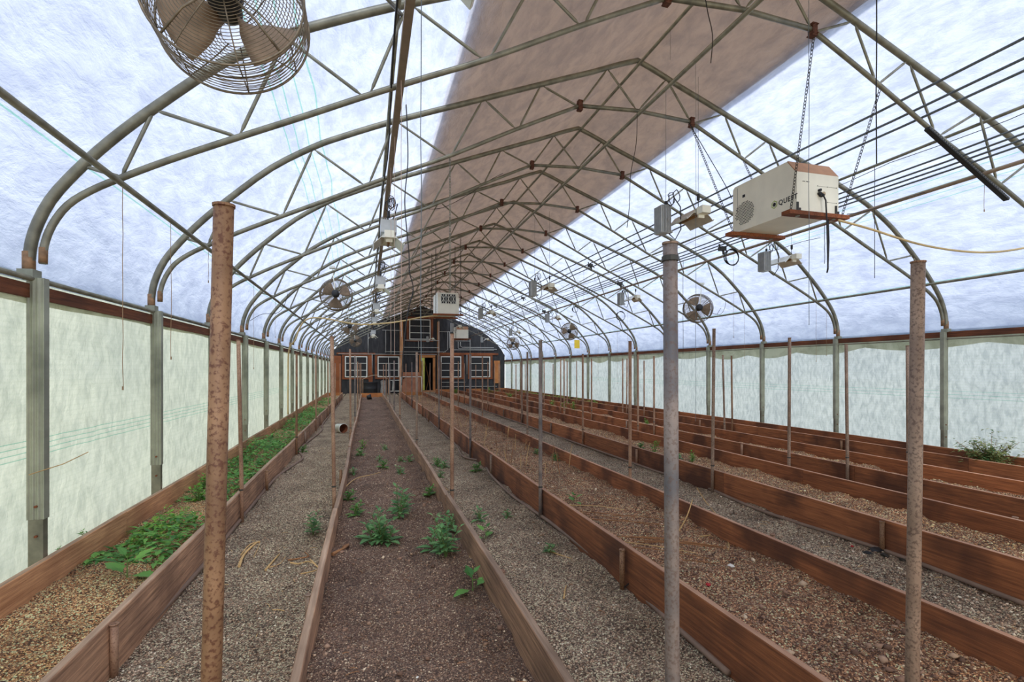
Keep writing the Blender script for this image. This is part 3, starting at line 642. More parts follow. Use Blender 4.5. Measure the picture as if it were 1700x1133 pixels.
# ------------------------------------------------------------------ circulation fans
def make_fan(nr=20):
    root = empty('circulation_fan', (0, 0, 0), '', 'fan', 'caged circulation fans hanging under the trusses')
    Rr = .335
    def ring(mb, r, y, t=.0019, n=44, s=4): mb.tube([(r*math.cos(2*PI*i/n), y, r*math.sin(2*PI*i/n)) for i in range(n)], t, s, True)
    def dome(r): u = r/Rr; return .105+.055*(1-u**2.2)
    for sgn, nm in ((-1, 'front_guard'), (1, 'rear_guard')):
        mb = MB()
        for i in range(nr): r = .075+(Rr-.075)*i/(nr-1); ring(mb, r, sgn*dome(r))
        for i in range(5): ring(mb, Rr, sgn*(.105-.022*i))
        for k in range(8):
            a = 2*PI*k/8+.2
            mb.tube([(r*math.cos(a), sgn*(dome(r)+.003), r*math.sin(a)) for r in (.07, .14, .2, .27, .31, Rr)]+[(Rr*math.cos(a), sgn*.01, Rr*math.sin(a))], .0032, 5)
        mb.build(nm, M['wire'], root, smooth=True)
    mb = MB()
    for y in (-.108, .108): ring(mb, Rr+.003, y, .0055, 56, 8)
    for y in (-.012, .012): ring(mb, Rr+.002, y, .0035, 56, 6)
    mb.build('rim_ring', M['wire'], root, smooth=True)
    for k in range(3):
        a0 = 2*PI*k/3+.45; vs_ = []; fs = []; n = 9; m_ = 7
        for i in range(n):
            r = .045+(.295-.045)*i/(n-1); half = R(14+20*min(1, i/3.2)*(1-.10*(i/(n-1))**3))
            for j in range(m_):
                u = -1+2*j/(m_-1); a = a0+half*u; tw = .05*u*(1-.35*i/n)+.012*u*u
                vs_.append((r*math.cos(a), tw, r*math.sin(a)))
        b0 = len(vs_); vs_ += [(p[0], p[1]+.003, p[2]) for p in vs_]
        for i in range(n-1):
            for j in range(m_-1):
                q = (i*m_+j, i*m_+j+1, (i+1)*m_+j+1, (i+1)*m_+j); fs += [q, tuple(t_+b0 for t_ in q[::-1])]
        edge = [i for i in range(m_)]+[i*m_+m_-1 for i in range(1, n)]+[(n-1)*m_+j for j in range(m_-2, -1, -1)]+[i*m_ for i in range(n-2, 0, -1)]
        for a_, b_ in zip(edge, edge[1:]+edge[:1]): fs.append((b_, a_, a_+b0, b_+b0))
        mb = MB(); mb.add(vs_, fs); mb.build('blade', M['blade'], root, smooth=True)
    RXm = Matrix.Rotation(PI/2, 4, 'X')
    mb = MB(); mb.lathe([(0, -.04), (.05, -.04), (.055, -.02), (.055, .03), (.03, .05), (0, .05)], 20, RXm); mb.build('hub', M['dark_metal'], root, smooth=True)
    mb = MB(); mb.lathe([(0, .06), (.07, .06), (.078, .07), (.078, .2), (.06, .23), (.02, .235), (0, .235)], 24, RXm); mb.build('motor', M['black'], root, smooth=True)
    mb = MB()
    for k in range(4):
        a = PI/4+k*PI/2; mb.tube([(.07*math.cos(a), -.15, .07*math.sin(a)), (.2*math.cos(a), -.16, .2*math.sin(a)), ((Rr)*math.cos(a), -.108, (Rr)*math.sin(a))], .006, 6)
    mb.build('motor_support', M['wire'], root, smooth=True)
    mb = MB(); mb.tube([(0, -.2, -.06), (-.02, -.19, .2), (-.06, -.1, .42), (-.085, -.02, .58)], .009, 8); mb.build('hanger_pipe', M['cream'], root, smooth=True)
    mb = MB(); mb.box(-.15, -.03, -.05, .05, .585, .625); mb.tube([(-.085, 0, .55), (-.085, 0, .64)], .012, 8); mb.build('clamp', M['reflector'], root)
    return root
fan = make_fan()
FANS = [((-.545, 2.34, 2.905), 0, 'large-looking rusty caged fan hanging close overhead at the top left of the picture'),
        ((-.575, 10.45, 2.86), 0, 'caged fan on the left slope with three blades plainly seen, second of the left row'),
        ((-.575, 18.7, 2.90), 0, 'small caged fan far along the left slope, third of the left row'),
        ((-.575, 27.0, 2.84), 0, 'tiny caged fan before the black end wall, farthest of the left row'),
        ((7.0, 9.75, 2.76), 1, 'caged fan on the right slope nearest the camera, between two right arches'),
        ((7.0, 17.2, 2.78), 1, 'caged fan halfway along the right slope above a yellow card'),
        ((7.0, 24.6, 2.70), 1, 'caged fan farthest along the right slope near the end wall')]
for i, (loc, side, lb) in enumerate(FANS):
    o = fan if i == 0 else copy_tree(fan); o.location = loc; o['label'] = lb
    o.rotation_euler = (R(-4), 0, 0) if i == 0 else (R(-3), R([0, 12, 40, -30, 0, 20, 50][i]*0), R(-24 if side else -3))
    if side: o.scale = (-.9, .9, .9)
    if i == 0: o.scale = (.88, .88, .88)
    for ch in o.children:
        if ch.name.startswith('blade'): ch.rotation_euler = (0, R([-59, 0, 35, 80, -40, 20, 65][i]), 0)

# ------------------------------------------------------------------ grow lamps
def make_lamp(variant):
    root = empty('grow_lamp', (0, 0, 0), '', 'lamp', 'hanging grow lamps with ballast boxes')
    mb = MB()
    # folded sheet reflector, long along Y
    for (x0, z0, x1, z1) in ((-.04, .07, .04, .07), (.04, .07, .085, .02), (-.04, .07, -.085, .02), (.085, .02, .155, -.045), (-.085, .02, -.155, -.045), (.155, -.045, .165, -.03), (-.155, -.045, -.165, -.03)):
        d = Vector((x1-x0, 0, z1-z0)).normalized(); nr = Vector((-d.z, 0, d.x))*.0025
        p = [Vector((x0, y, z0)) for y in (-.2, .2)]+[Vector((x1, y, z1)) for y in (.2, -.2)]
        mb.add([q-nr for q in p]+[q+nr for q in p], [(0,1,2,3),(7,6,5,4),(0,4,5,1),(1,5,6,2),(2,6,7,3),(3,7,4,0)])
    for y in (-.2, .2):
        mb.add([(-.04, y, .07), (.04, y, .07), (.085, y, .02), (-.085, y, .02), (-.04, y+.003, .07), (.04, y+.003, .07), (.085, y+.003, .02), (-.085, y+.003, .02)], [(0,1,2,3),(7,6,5,4),(0,3,7,4),(1,5,6,2)])
    mb.build('reflector', M['reflector'], root)
    mb = MB(); mb.tube([(0, -.17, .015), (0, .17, .015)], .011, 10); mb.tube([(0, -.12, .015), (0, .12, .015)], .016, 10); mb.build('lamp_tube', M['amber'], root, smooth=True)
    mb = MB(); mb.box(-.05, .05, -.30, -.205, -.0, .075); mb.box(-.035, .035, -.215, -.195, -.03, .06); mb.build('socket_box', M['cream'], root)
    mb = MB()
    bx, by, bz = (-.235, .13, .02) if variant == 0 else (0, .02, .19)
    if variant == 0:
        mb.box(bx-.05, bx+.045, by-.07, by+.07, bz-.15, bz+.15)
        for i in range(9): y = by-.066+i*.0165; mb.box(bx-.068, bx-.048, y-.003, y+.003, bz-.145, bz+.145); 
        for i in range(6): x = bx-.045+i*.0175; mb.box(x-.003, x+.003, by-.085, by-.068, bz-.145, bz+.145)
        mb.box(bx-.02, bx+.10, by-.03, by+.03, bz-.135, bz-.11)
    else:
        mb.box(-.085, .085, -.12, .16, .10, .235)
        for i in range(9): x = -.08+i*.02; mb.box(x-.003, x+.003, -.115, .155, .233, .255)
    mb.build('ballast', M['ballast'], root)
    for (x, y) in (((-.2, .13), (.0, -.16)) if variant == 0 else ((0, -.1), (0, .12))):
        z = .2 if variant == 0 else .3
        mb = MB(); mb.tube([(x, y, z-.13), (x, y, z-.04), (x, y, z-.03), (x, y, z+.03)], [.004, .004, .016, .016], 8); mb.build('pulley', M['black'], root)
        mb = MB(); mb.tube([(x, y, .2), (x, y, 1.46 if variant == 0 else .56)], .0022, 5); mb.build('hanging_wire', M['greywire'], root)
    mb = MB(); rr = random.Random(3); x0 = -.2 if variant == 0 else 0
    mb.tube([(x0+.02, .1, -.13 if variant == 0 else .24), (x0+.07, .06, -.2 if variant == 0 else .33), (x0+.1, 0, -.1 if variant == 0 else .45), (x0+.06, -.05, .12 if variant == 0 else .4), (x0+.02, .02, .25 if variant == 0 else .52)], .006, 6)
    for i in range(3 if variant == 0 else 5):
        c = Vector((x0+rr.uniform(-.02, .06), rr.uniform(-.05, .1), (.2 if variant == 0 else .42)+rr.uniform(-.03, .08))); rd = rr.uniform(.04, .07)
        mb.tube([c+Vector((rd*math.cos(2*PI*j/10)*.6, rr.uniform(-.02, .02), rd*math.sin(2*PI*j/10))) for j in range(10)], .005, 5, True)
    mb.build('power_cord', M['cable'], root, smooth=True)
    return root
la, lb_ = make_lamp(0), make_lamp(1)
LA = [((RX+.16, 4.80, 3.03), 'nearest grow lamp of the centre row, left of the big white cabinet'),
      ((RX+.16, 9.35, 2.97), 'second grow lamp of the centre row, dark against the bright roof'), ((RX+.16, 14.1, 2.98), 'third grow lamp of the centre row, small, right of the vented cabinet'),
      ((RX+.16, 19.2, 3.0), 'fourth grow lamp of the centre row, in front of the farthest white cabinet'), ((RX+.16, 27.4, 3.0), 'last grow lamp of the centre row, hanging before the black end wall'),
      ((6.2, 6.5, 3.08), 'grow lamp below the near white cabinet, nearest of the right row'), ((6.2, 11.2, 3.12), 'second grow lamp of the right row, right of centre'),
      ((6.2, 16.5, 3.16), 'third grow lamp of the right row'), ((6.2, 21.2, 3.0), 'fourth grow lamp of the right row'), ((6.2, 27.0, 3.0), 'last grow lamp of the right row, against the end wall')]
for i, (loc, lb) in enumerate(LA):
    o = la if i == 0 else copy_tree(la); o.location = loc; o['label'] = lb
    if i >= 5:
        for ch in o.children:
            if ch.name.startswith('hanging_wire'): ch.scale = (1, 1, 1); ch.matrix_parent_inverse = Matrix.Identity(4); ch.scale.z = .27; ch.location.z = .146
LB = [((.245, 1.85, 2.935), 'grow lamp whose vented underside shows at the top edge of the picture'), ((.225, 5.85, 2.82), 'white grow lamp with a tangle of cords, first full one of the left row'), ((.225, 9.3, 2.80), 'second grow lamp end-on in the left row'), ((.225, 13.4, 2.84), 'third grow lamp end-on in the left row'),
      ((.225, 17.0, 2.84), 'fourth grow lamp end-on in the left row'), ((.225, 20.2, 2.66), 'fifth grow lamp end-on in the left row, before the end wall'), ((.225, 23.9, 2.84), 'sixth grow lamp end-on in the left row')]
for i, (loc, lb) in enumerate(LB):
    o = lb_ if i == 0 else copy_tree(lb_); o.location = loc; o['label'] = lb
lx, ly, lz = .225, 2.14, 2.88

# ------------------------------------------------------------------ white cabinets (dehumidifiers)
def chain(p, q, label, name='chain', mt=None, r=.0032, pitch=.03):
    p, q = Vector(p), Vector(q); n = max(2, int((q-p).length/pitch)); d = (q-p).normalized()
    a = Vector((1, 0, 0)) if abs(d.x) < .8 else Vector((0, 1, 0)); u = (a-d*a.dot(d)).normalized(); w_ = d.cross(u); mb = MB()
    for i in range(n):
        c = p+(q-p)*((i+.5)/n); s_ = u if i % 2 else w_; s_ = (s_*.9+(w_ if i % 2 else u)*.45).normalized()
        mb.tube([c+d*(.021*math.cos(2*PI*k/8))+s_*(.0095*math.sin(2*PI*k/8)) for k in range(8)], r, 5, True)
    return tag(mb.build(name, mt or M['dark_metal'], smooth=True), label, 'chain')
def make_cabinet():
    root = empty('dehumidifier', (0, 0, 0), '', 'cabinet', 'white dehumidifier cabinets hung from the trusses')
    W_, L_, H_ = .55, .97, .56
    P = [(0, 0), (0, .41), (.12, H_), (L_-.03, H_), (L_, H_-.03), (L_, 0)]           # (y, z) outline with the sloped front edge
    mb = MB(); n = len(P)
    vs_ = [(x, y, z) for x in (0, W_) for y, z in P]
    mb.add(vs_, [tuple(range(n)), tuple(range(n, 2*n))[::-1]]); mb.add(vs_, [(i, n+i, n+(i+1) % n, (i+1) % n) for i in (1, 2, 3)], 0); mb.add(vs_, [(n-1, 2*n-1, n, 0), (0, n, n+1, 1), (n-2, 2*n-2, 2*n-1, n-1)])
    mb.build('body', M['cream'], root)
    mb = MB(); mb.add([(-.003, .0, .41), (W_+.003, .0, .41), (W_+.003, .12, H_+.003), (-.003, .12, H_+.003), (-.003, .003, .40), (W_+.003, .003, .40), (W_+.003, .123, H_-.01), (-.003, .123, H_-.01)], [(0, 1, 2, 3), (7, 6, 5, 4), (0, 3, 7, 4), (1, 5, 6, 2)])
    mb.build('sloped_panel', M['sloped'], root)
    return root, W_, L_, H_
M['sloped'] = simple('tan_panel', hexc(176, 130, 94), .7, 0, .1)
cab, W_, L_, H_ = make_cabinet()
near = copy_tree(cab)
# near cabinet details
cx, cy, cz = 4.31, 4.34, 3.083
near.location = (cx, cy, cz); near['label'] = 'big white dehumidifier cabinet with dark lettering hanging at the upper right'
mb = MB(); rr = random.Random(5)
for i in range(14):
    for j in range(14):
        y = .62+i*.022+(.011 if j % 2 else 0); z = .08+j*.019; u = (y-.77)/.15; v2 = (z-.20)/.13
        if (abs(u)**2.4+abs(v2)**2.4 < 1.05) and not (z < .14 and y > .86): mb.lathe([(.0078, 0), (0, .0004)], 8, Matrix.Translation((-.0015, y, z)) @ Matrix.Rotation(-PI/2, 4, 'Y'))
o = mb.build('side_vent', M['black'], near); o['label'] = 'patch of dark round vent holes'
mb = MB(); mb.box(-.004, 0, .76, .80, .39, .42); o = mb.build('latch', M['black'], near)
mb = MB(); mb.box(-.0015, 0, .885, .888, .24, H_-.03); mb.build('door_seam', M['dark_metal'], near)
mb = MB()
def poly_ring(mb, c, r1, r2, n, a0, xx):
    vs_ = []
    for r in (r1, r2):
        for k in range(n): a = a0+2*PI*k/n; vs_.append((xx, c[0]+r*math.cos(a), c[1]+r*math.sin(a)))
    mb.add(vs_, [(k, (k+1) % n, n+(k+1) % n, n+k) for k in range(n)])
poly_ring(mb, (.305, .155), .036, .045, 6, PI/6, -.0025); o = mb.build('hexagon_mark', M['greenlogo'], near); o['label'] = 'green hexagon outline'
mb = MB(); poly_ring(mb, (.305, .155), .0005, .022, 16, 0, -.0025); mb.build('round_mark', M['black'], near)
def text(body, size, name, parent, m_, loc, rot):
    cu = bpy.data.curves.new(name, 'FONT'); cu.body = body; cu.size = size; cu.extrude = .0008; cu.space_character = 1.15; cu.offset = .0012
    to = bpy.data.objects.new(name, cu); C.objects.link(to); dg = bpy.context.evaluated_depsgraph_get(); me = bpy.data.meshes.new_from_object(to.evaluated_get(dg))
    bpy.data.objects.remove(to); me.materials.clear(); me.materials.append(m_)
    o = bpy.data.objects.new(name, me); C.objects.link(o); o.parent = parent; o.location = loc; o.rotation_euler = rot; return o
text('QUEST', .075, 'brand_lettering', near, M['black'], (-.002, .245, .128), (PI/2, 0, -PI/2))
# end face: controls
mb = MB(); mb.box(.27, .50, -.004, 0, .06, .075+.0, 0); 
mb = MB(); mb.lathe([(.022, 0), (.022, .012), (0, .012)], 16, Matrix.Translation((.345, 0, .205)) @ Matrix.Rotation(PI/2, 4, 'X')); mb.build('inlet_cap', M['tan'], near)
mb = MB()
for x, z, r_ in ((.285, .235, .014), (.282, .2, .016), (.30, .185, .018), (.32, .183, .016)): mb.lathe([(r_, 0), (r_, .03), (0, .03)], 12, Matrix.Translation((x, 0, z)) @ Matrix.Rotation(PI/2, 4, 'X'))
mb.build('cable_gland', M['black'], near)
mb = MB()
for x in (.27, .40, .52): mb.tube([(x, -.003, .283), (x, 0, .283)], .005, 8)
for x in (.40, .52): mb.tube([(x, -.003, .12), (x, 0, .12)], .005, 8)
for i in range(5): mb.tube([(.08+i*.016+(i > 1)*.01, -.002, .315), (.08+i*.016+(i > 1)*.01, 0, .315)], .006, 6)
mb.build('screws', M['dark_metal'], near)
mb = MB(); mb.box(.27, .52, -.001, 0, .2815, .2835); mb.box(.40, .52, -.001, 0, .119, .121); mb.build('panel_seam', M['dark_metal'], near)
mb = MB()
for x in (-.006, .50): mb.box(x, x+.05, -.012, -.0, .0, .03); mb.box(x, x+.022, -.012, 0, .03, .09)
mb.build('corner_bracket', M['dark_metal'], near)
mb = MB(); mb.tube([(.31, -.03, .185), (.325, -.05, .12), (.34, -.05, -.1), (.35, -.05, -.4), (.365, -.04, -.60), (.375, -.02, -.63), (.385, -.02, -.58), (.40, -.02, -.3), (.41, 0, -.06)], .0075, 8); mb.build('power_cord', M['cable'], near, smooth=True)
# far cabinets with square vent
def vent(parent):
    mb = MB(); mb.box(.08, .47, -.006, 0, .26, .51); o1 = mb.build('vent_grille', M['black'], parent)
    mb = MB()
    for x in (.08, .145, .21, .275, .34, .405, .47)[::2]: mb.box(x-.005, x+.005, -.012, -.005, .26, .51)
    for z in (.26, .51): mb.box(.075, .475, -.012, -.005, z-.006, z+.006)
    for cxx in (.145, .405):
        for s_ in (-1, 1): mb.tube([(cxx-.065, -.009, .385+s_*.12), (cxx+.065, -.009, .385-s_*.12)], .005, 5)
    for s_ in (-1, 1): mb.tube([(.21, -.009, .385+s_*.12), (.34, -.009, .385-s_*.12)], .005, 5)
    mb.tube([(.275, -.009, .26), (.275, -.009, .51)], .006, 5); mb.tube([(.145, -.009, .26), (.145, -.009, .51)], .005, 5); mb.tube([(.405, -.009, .26), (.405, -.009, .51)], .005, 5)
    o2 = mb.build('lattice', M['white'], o1)
cab.location = (1.76, 13.3, 2.87); cab['label'] = 'white dehumidifier cabinet with a square latticed vent, hanging near the middle of the picture'
far = copy_tree(cab); far.location = (4.03, 23.8, 2.87); far['label'] = 'farthest white cabinet, glowing bright before the black end wall'
bd = [c for c in cab.children if c.name.startswith('sloped_panel')]
for c in bd: c.data = c.data.copy(); c.data.materials[0] = M['cream']
vent(cab)
def cradle(x, y, z, wd, lab, w_=None):
    mb = MB()
    for yy, extra in ((y+.07, .12), (y+L_-.12, .12)):
        pass
    for i, yy in enumerate((y-.03, y+L_-.12)):
        mb = MB(); mb.box(x-.12, x+W_+.12, yy, yy+.11, z-.043, z-.003)
        for xx in (x+.03, x+W_-.05): mb.tube([(xx, yy+.05, z-.052), (xx, yy+.05, z-.04)], .022, 8, mi=1)
        tag(mb.build('support_board', [M['frame_wood'], M['galv']]), f'brown wooden board under the {("camera", "far")[i]} end of the {lab}', 'board', 'boards carrying the hanging cabinets')
cradle(cx, cy, cz, 0, 'big white cabinet'); cradle(1.76, 13.3, 2.87, 0, 'latticed-vent cabinet'); cradle(4.03, 23.8, 2.87, 0, 'farthest white cabinet')
chain((3.95, Y0, 4.50), (cx-.05, cy+.03, cz-.003), 'dark chain from the near truss gusset to the camera end of the big cabinet')
chain((4.74, Y0, 4.12), (cx+W_+.08, cy+.03, cz-.003), 'dark chain from the near truss to the right side of the big cabinet')
chain((3.94, Y0+SP, 4.48), (cx-.05, cy+L_-.07, cz-.003), 'long slanting dark chain from the second truss to the far end of the big cabinet')
chain((4.72, Y0+SP, 4.14), (cx+W_+.06, cy+L_-.07, cz-.003), 'dark chain behind the big cabinet, running down from the second truss')
chain((.876, Y0+SP, 3.76), (.876, Y0+SP, 2.28), 'pale steel chain hanging straight down from the second truss', mt=M['galv'])
for i, (dx, dy) in enumerate(((-.05, .02), (W_+.05, .02), (-.05, L_-.07), (W_+.05, L_-.07))):
    for (bx, by, nm, kk) in ((1.76, 13.3, 'latticed-vent cabinet', 5), (4.03, 23.8, 'farthest white cabinet', 11)):
        yy = Y0+SP*kk+(0 if i < 2 else SP)
        zz = 4.0 if bx < 2 else 4.4
        chain((bx+dx, by+dy, arch_z(bx+dx-RX)-.03), (bx+dx, by+dy, 2.867), f'thin chain at the {("near left", "near right", "far left", "far right")[i]} corner of the {nm}', r=.004)

# ------------------------------------------------------------------ end wall and what stands there
YW = 31.2
def wx(px): return on_y(px, 613, YW).x
def wz(py, px=700): return on_y(px, py, YW).z
mb = MB(); st_ = .0805; cells = 128; x = RX-5.152
DX0, DX1, DZ = 3.12, 3.82, 2.12
for i in range(cells):
    a, b_ = x+i*st_, x+(i+1)*st_
    za, zb = [(arch_z(q-RX)+.035 if abs(q-RX) < 5.14 else 2.3) for q in (a, b_)]; z0 = DZ if (a > DX0-.04 and b_ < DX1+.04) else -.1
    mb.add([(a, YW, z0), (b_, YW, z0), (b_, YW, zb), (a, YW, za), (a, YW+.05, z0), (b_, YW+.05, z0), (b_, YW+.05, zb), (a, YW+.05, za)], [(0, 1, 2, 3), (7, 6, 5, 4), (0, 4, 5, 1), (2, 6, 7, 3), (0, 3, 7, 4), (1, 5, 6, 2)])
tag(mb.build('wall_back', M['blackcloth']), 'tall gable end wall covered in black cloth', kind='structure')
mb = MB(); mb.box(DX0-.3, DX1+.3, YW+.05, YW+.1, -.1, 0); mb.box(DX0-.3, DX0-.1, YW+.06, YW+1.6, 0, 2.4); mb.box(DX1+.1, DX1+.3, YW+.06, YW+1.6, 0, 2.4); mb.box(DX0-.3, DX1+.3, YW+1.6, YW+1.7, 0, 2.4); mb.box(DX0-.3, DX1+.3, YW+.06, YW+1.7, 2.4, 2.5)
tag(mb.build('trim_1', M['blackcloth']), 'dark passage behind the open doorway', kind='structure')
def bars(name, rects, m_, parent=None, d=.04, y=YW):
    mb = MB()
    for x0, x1, z0, z1 in rects: mb.box(x0, x1, y-d, y-.001, z0, z1)
    return mb.build(name, m_, parent)
# windows: frame, grid bars, dark pane
WIN = [(-1.24, .0, .95, 2.17, 'white-barred window low on the end wall, leftmost'), (.59, 1.82, .95, 2.17, 'white-barred window left of the propped plywood sheet'), (4.30, 5.55, .92, 2.20, 'white-barred window just right of the doorway'),
       (6.14, 7.38, .92, 2.20, 'white-barred window low on the end wall, rightmost'), (2.42, 3.68, 3.20, 4.42, 'high white-barred window in the gable above the doorway')]
for k, (x0, x1, z0, z1, lb) in enumerate(WIN):
    root = empty(f'window_{k+1}', ((x0+x1)/2, YW, z0)); tag(root, lb, kind='structure'); root['category'] = 'window'
    inv = Matrix.Translation((-(x0+x1)/2, -YW, -z0))
    def part(nm, rects, m_, d):
        o = bars(nm, rects, m_, root, d); o.data.transform(inv); return o
    t = .05
    part('casing', [(x0-.16, x0-.03, z0-.12, z1+.1), (x1+.03, x1+.16, z0-.12, z1+.1), (x0-.03, x1+.03, z1+.03, z1+.12), (x0-.03, x1+.03, z0-.12, z0-.03)], M['frame_wood'], .05)
    part('pane', [(x0, x1, z0, z1)], M['shadowcloth'], .012)
    part('window_frame', [(x0, x0+t, z0, z1), (x1-t, x1, z0, z1), (x0+t, x1-t, z1-t, z1), (x0+t, x1-t, z0, z0+t)], M['white'], .045)
    h = (z1-z0)/3
    part('grid_bar', [(x0+t, x1-t, z0+h*q-.014, z0+h*q+.014) for q in (1, 2)]+([((x0+x1)/2-.012, (x0+x1)/2+.012, z0+t, z1-t)] if k in (0, 1) else []), M['white'], .035)
# doorway
root = empty('door_1', (3.47, YW, 0)); tag(root, 'open doorway framed in fresh orange timber', kind='structure'); root['category'] = 'door'
inv = Matrix.Translation((-3.47, -YW, 0))
for nm, rc, mm, d in (('door_frame', [(3.0, 3.12, .1, 2.16), (3.82, 3.96, .1, 2.16), (3.0, 3.96, 2.12, 2.26)], M['fir'], .08), ('threshold', [(2.95, 5.0, 0, .14)], M['board_pale'], .3), ('header', [(2.9, 4.05, 2.27, 2.36)], M['frame_wood'], .05)):
    o = bars(nm, rc, mm, root, d); o.data.transform(inv)
mb = MB(); mb.box(3.14, 3.32, YW-.12, YW-.085, .16, 2.1); tag(mb.build('painted_board', simple('green_board', hexc(206, 206, 96), .7, 0, .25, 4)), 'yellow-green painted board leaning at the left jamb of the doorway', 'board')
for i, (xa, xb, z1) in enumerate(((3.4, 3.72, 1.9), (3.72, 3.42, 1.5), (3.55, 3.74, 1.2))):
    mb = MB(); mb.tube([(xa, YW+.5, z1), ((xa+xb)/2+.02, YW+.3, z1*.5), (xb, YW+.25, .0)], .022, 7); tag(mb.build('leaning_stick', M['straw_dark']), f'{("long", "middling", "short")[i]} bare branch leaning inside the dark doorway', 'branch')
# wooden headers and studs
for i, (x0, x1, z0, z1, lb) in enumerate([(-1.7, .45, 2.27, 2.38, 'brown header beam over the leftmost windows'), (4.1, 7.9, 2.30, 2.42, 'brown header beam over the right windows'), (1.86, 2.05, 0, 4.35, 'tall pale wooden stud left of the gable window'), (4.08, 4.22, 0, 4.3, 'tall pale wooden stud right of the doorway'),
      (-1.9, -1.45, 0, 2.2, 'dark brown corner board at the left end of the wall'), (.08, .30, .0, 2.25, 'brown stud between the two left windows'), (7.62, 8.0, .55, 1.95, 'bright orange wood panel at the right end of the wall'), (2.2, 4.0, 4.45, 4.56, 'brown beam over the gable window')]):
    tag(bars('wall_board', [(x0, x1, z0, z1)], M['fir'] if 'orange' in lb else (M['board_pale'] if 'pale' in lb else M['frame_wood']), None, .07), lb, 'board')
# white conduits on the end wall
CON = [([(-1.6, 2.30), (4.05, 2.30)], 'long level conduit above the lower windows'), ([(1.0, 2.45), (4.6, 2.47)], 'second level conduit just above the long one'), ([(2.1, 2.72), (4.15, 2.72)], 'level conduit below the gable window'), ([(2.1, 3.15), (4.15, 3.15)], 'level conduit at the sill of the gable window'),
       ([(.05, 2.3), (.05, 3.5)], 'upright conduit above the leftmost window'), ([(.85, 3.72), (1.95, 3.72)], 'short level conduit high left of the gable window'), ([(4.17, .2), (4.17, 4.35)], 'tallest upright conduit beside the doorway'),
       ([(.28, 1.2), (.28, 2.3)], 'upright conduit between the left windows'), ([(1.05, 3.7), (1.05, 2.4)], 'first thin conduit dropping left of the gable'), ([(1.35, 3.7), (1.35, 2.3)], 'second thin conduit dropping left of the gable'),
       ([(4.72, 3.7), (4.72, 2.62), (4.45, 2.42)], 'bent conduit, first right of the tall one'), ([(4.84, 3.7), (4.84, 2.72), (4.95, 2.6), (7.6, 2.6)], 'conduit bending level, lower of three'), ([(5.35, 3.1), (5.35, 2.72), (5.45, 2.66), (7.8, 2.66)], 'conduit bending level, middle of three'),
       ([(5.5, 3.1), (5.5, 2.84), (5.6, 2.76), (7.6, 2.76)], 'conduit bending level, upper of three'), ([(4.2, 3.7), (5.2, 3.7)], 'short level conduit high right of the gable'), ([(5.2, 3.15), (6.1, 3.15)], 'short level conduit right of the farthest cabinet'), ([(6.1, 2.4), (6.1, 3.3)], 'upright conduit above the right windows'),
       ([(4.3, .35), (7.8, .35)], 'low pale pipe along the bottom of the end wall'), ([(5.9, 1.1), (5.9, 2.3)], 'upright conduit between the right windows'), ([(2.95, 2.6), (2.95, 3.1)], 'short upright white tube under the gable window'), ([(4.35, .62), (5.8, .62)], 'low level pipe below the window right of the doorway')]
for pts, lb in CON:
    mb = MB(); mb.tube([(a, YW-.085, b_) for a, b_ in pts], .016, 6); tag(mb.build('wall_conduit', M['conduit'], smooth=True), lb, 'conduit', 'white conduits on the end wall')
# plywood, canopy cover, barrel, bag, rack, low pipes
mb = MB(); mb.add([(1.95, 30.6, 0), (3.0, 30.6, 0), (3.0, 30.85, .9), (2.95, 30.85, .95), (2.2, 30.85, .95), (1.95, 30.83, .75)], [(0, 1, 2, 3, 4, 5)]); n6 = 6
mb.v += [(p[0], p[1]+.018, p[2]) for p in mb.v[:6]]; mb.f += [tuple(range(6, 12))[::-1]]+[((i+1) % 6, i, i+6, (i+1) % 6+6) for i in range(6)]; mb.m += [0]*7
tag(mb.build('plywood_sheet', M['ply']), 'orange-brown plywood sheet propped in front of the end wall, left of the doorway', 'plywood')
mb = MB(); mb.box(1.93, 3.02, 30.95, 30.97, .93, 1.24); tag(mb.build('plywood_strip', M['ply']), 'narrow plywood strip standing above the propped sheet', 'plywood')
root = empty('pipe_stand', (0, 0, 0), 'white pipe stand around the propped plywood sheet', 'stand')
for nm, pts in (('top_rail', [(1.9, 30.55, .97), (3.08, 30.55, .97)]), ('upright', [(3.08, 30.55, .97), (3.08, 30.55, 0)]), ('upright', [(1.9, 30.55, .97), (1.9, 30.55, 0)])):
    mb = MB(); mb.tube(pts, .025, 8); mb.build(nm, M['white'], root, smooth=True)
root = empty('domed_table', (.45, 29.4, 0), 'tan domed cover on thin legs at the far end of the second bed', 'table')
mb = MB(); n = 14; vs_ = []
for j in (0, 1):
    for i in range(n+1):
        u = i/n; vs_.append((-.72+1.44*u, -.35+.7*j, .86+.24*math.sin(PI*u)))
mb.add(vs_+[(p[0], p[1], p[2]-.015) for p in vs_], [(i, i+1, n+2+i, n+1+i) for i in range(n)]+[(2*n+2+i, 3*n+3+i, 3*n+4+i, 2*n+3+i) for i in range(n)]+[(i, 2*n+2+i, 2*n+3+i, i+1) for i in range(n)]+[(n+1+i, n+2+i, 3*n+4+i, 3*n+3+i) for i in range(n)])
mb.build('cover', M['tan'], root)
for sx_ in (-.68, .68):
    for sy in (-.3, .3): mb = MB(); mb.tube([(sx_, sy, 0), (sx_, sy, .88)], .02, 8); mb.build('leg', M['board_grey'], root)
mb = MB(); mb.lathe([(0, 0), (.40, 0), (.42, .05), (.42, .3), (.43, .32), (.42, .34), (.42, .62), (.44, .64), (.44, .68), (.40, .68), (.38, .62), (0, .62)], 24, Matrix.Translation((.12, 29.45, .03)))
tag(mb.build('black_tub', M['black'], smooth=True), 'black plastic tub under the tan domed cover', 'tub')
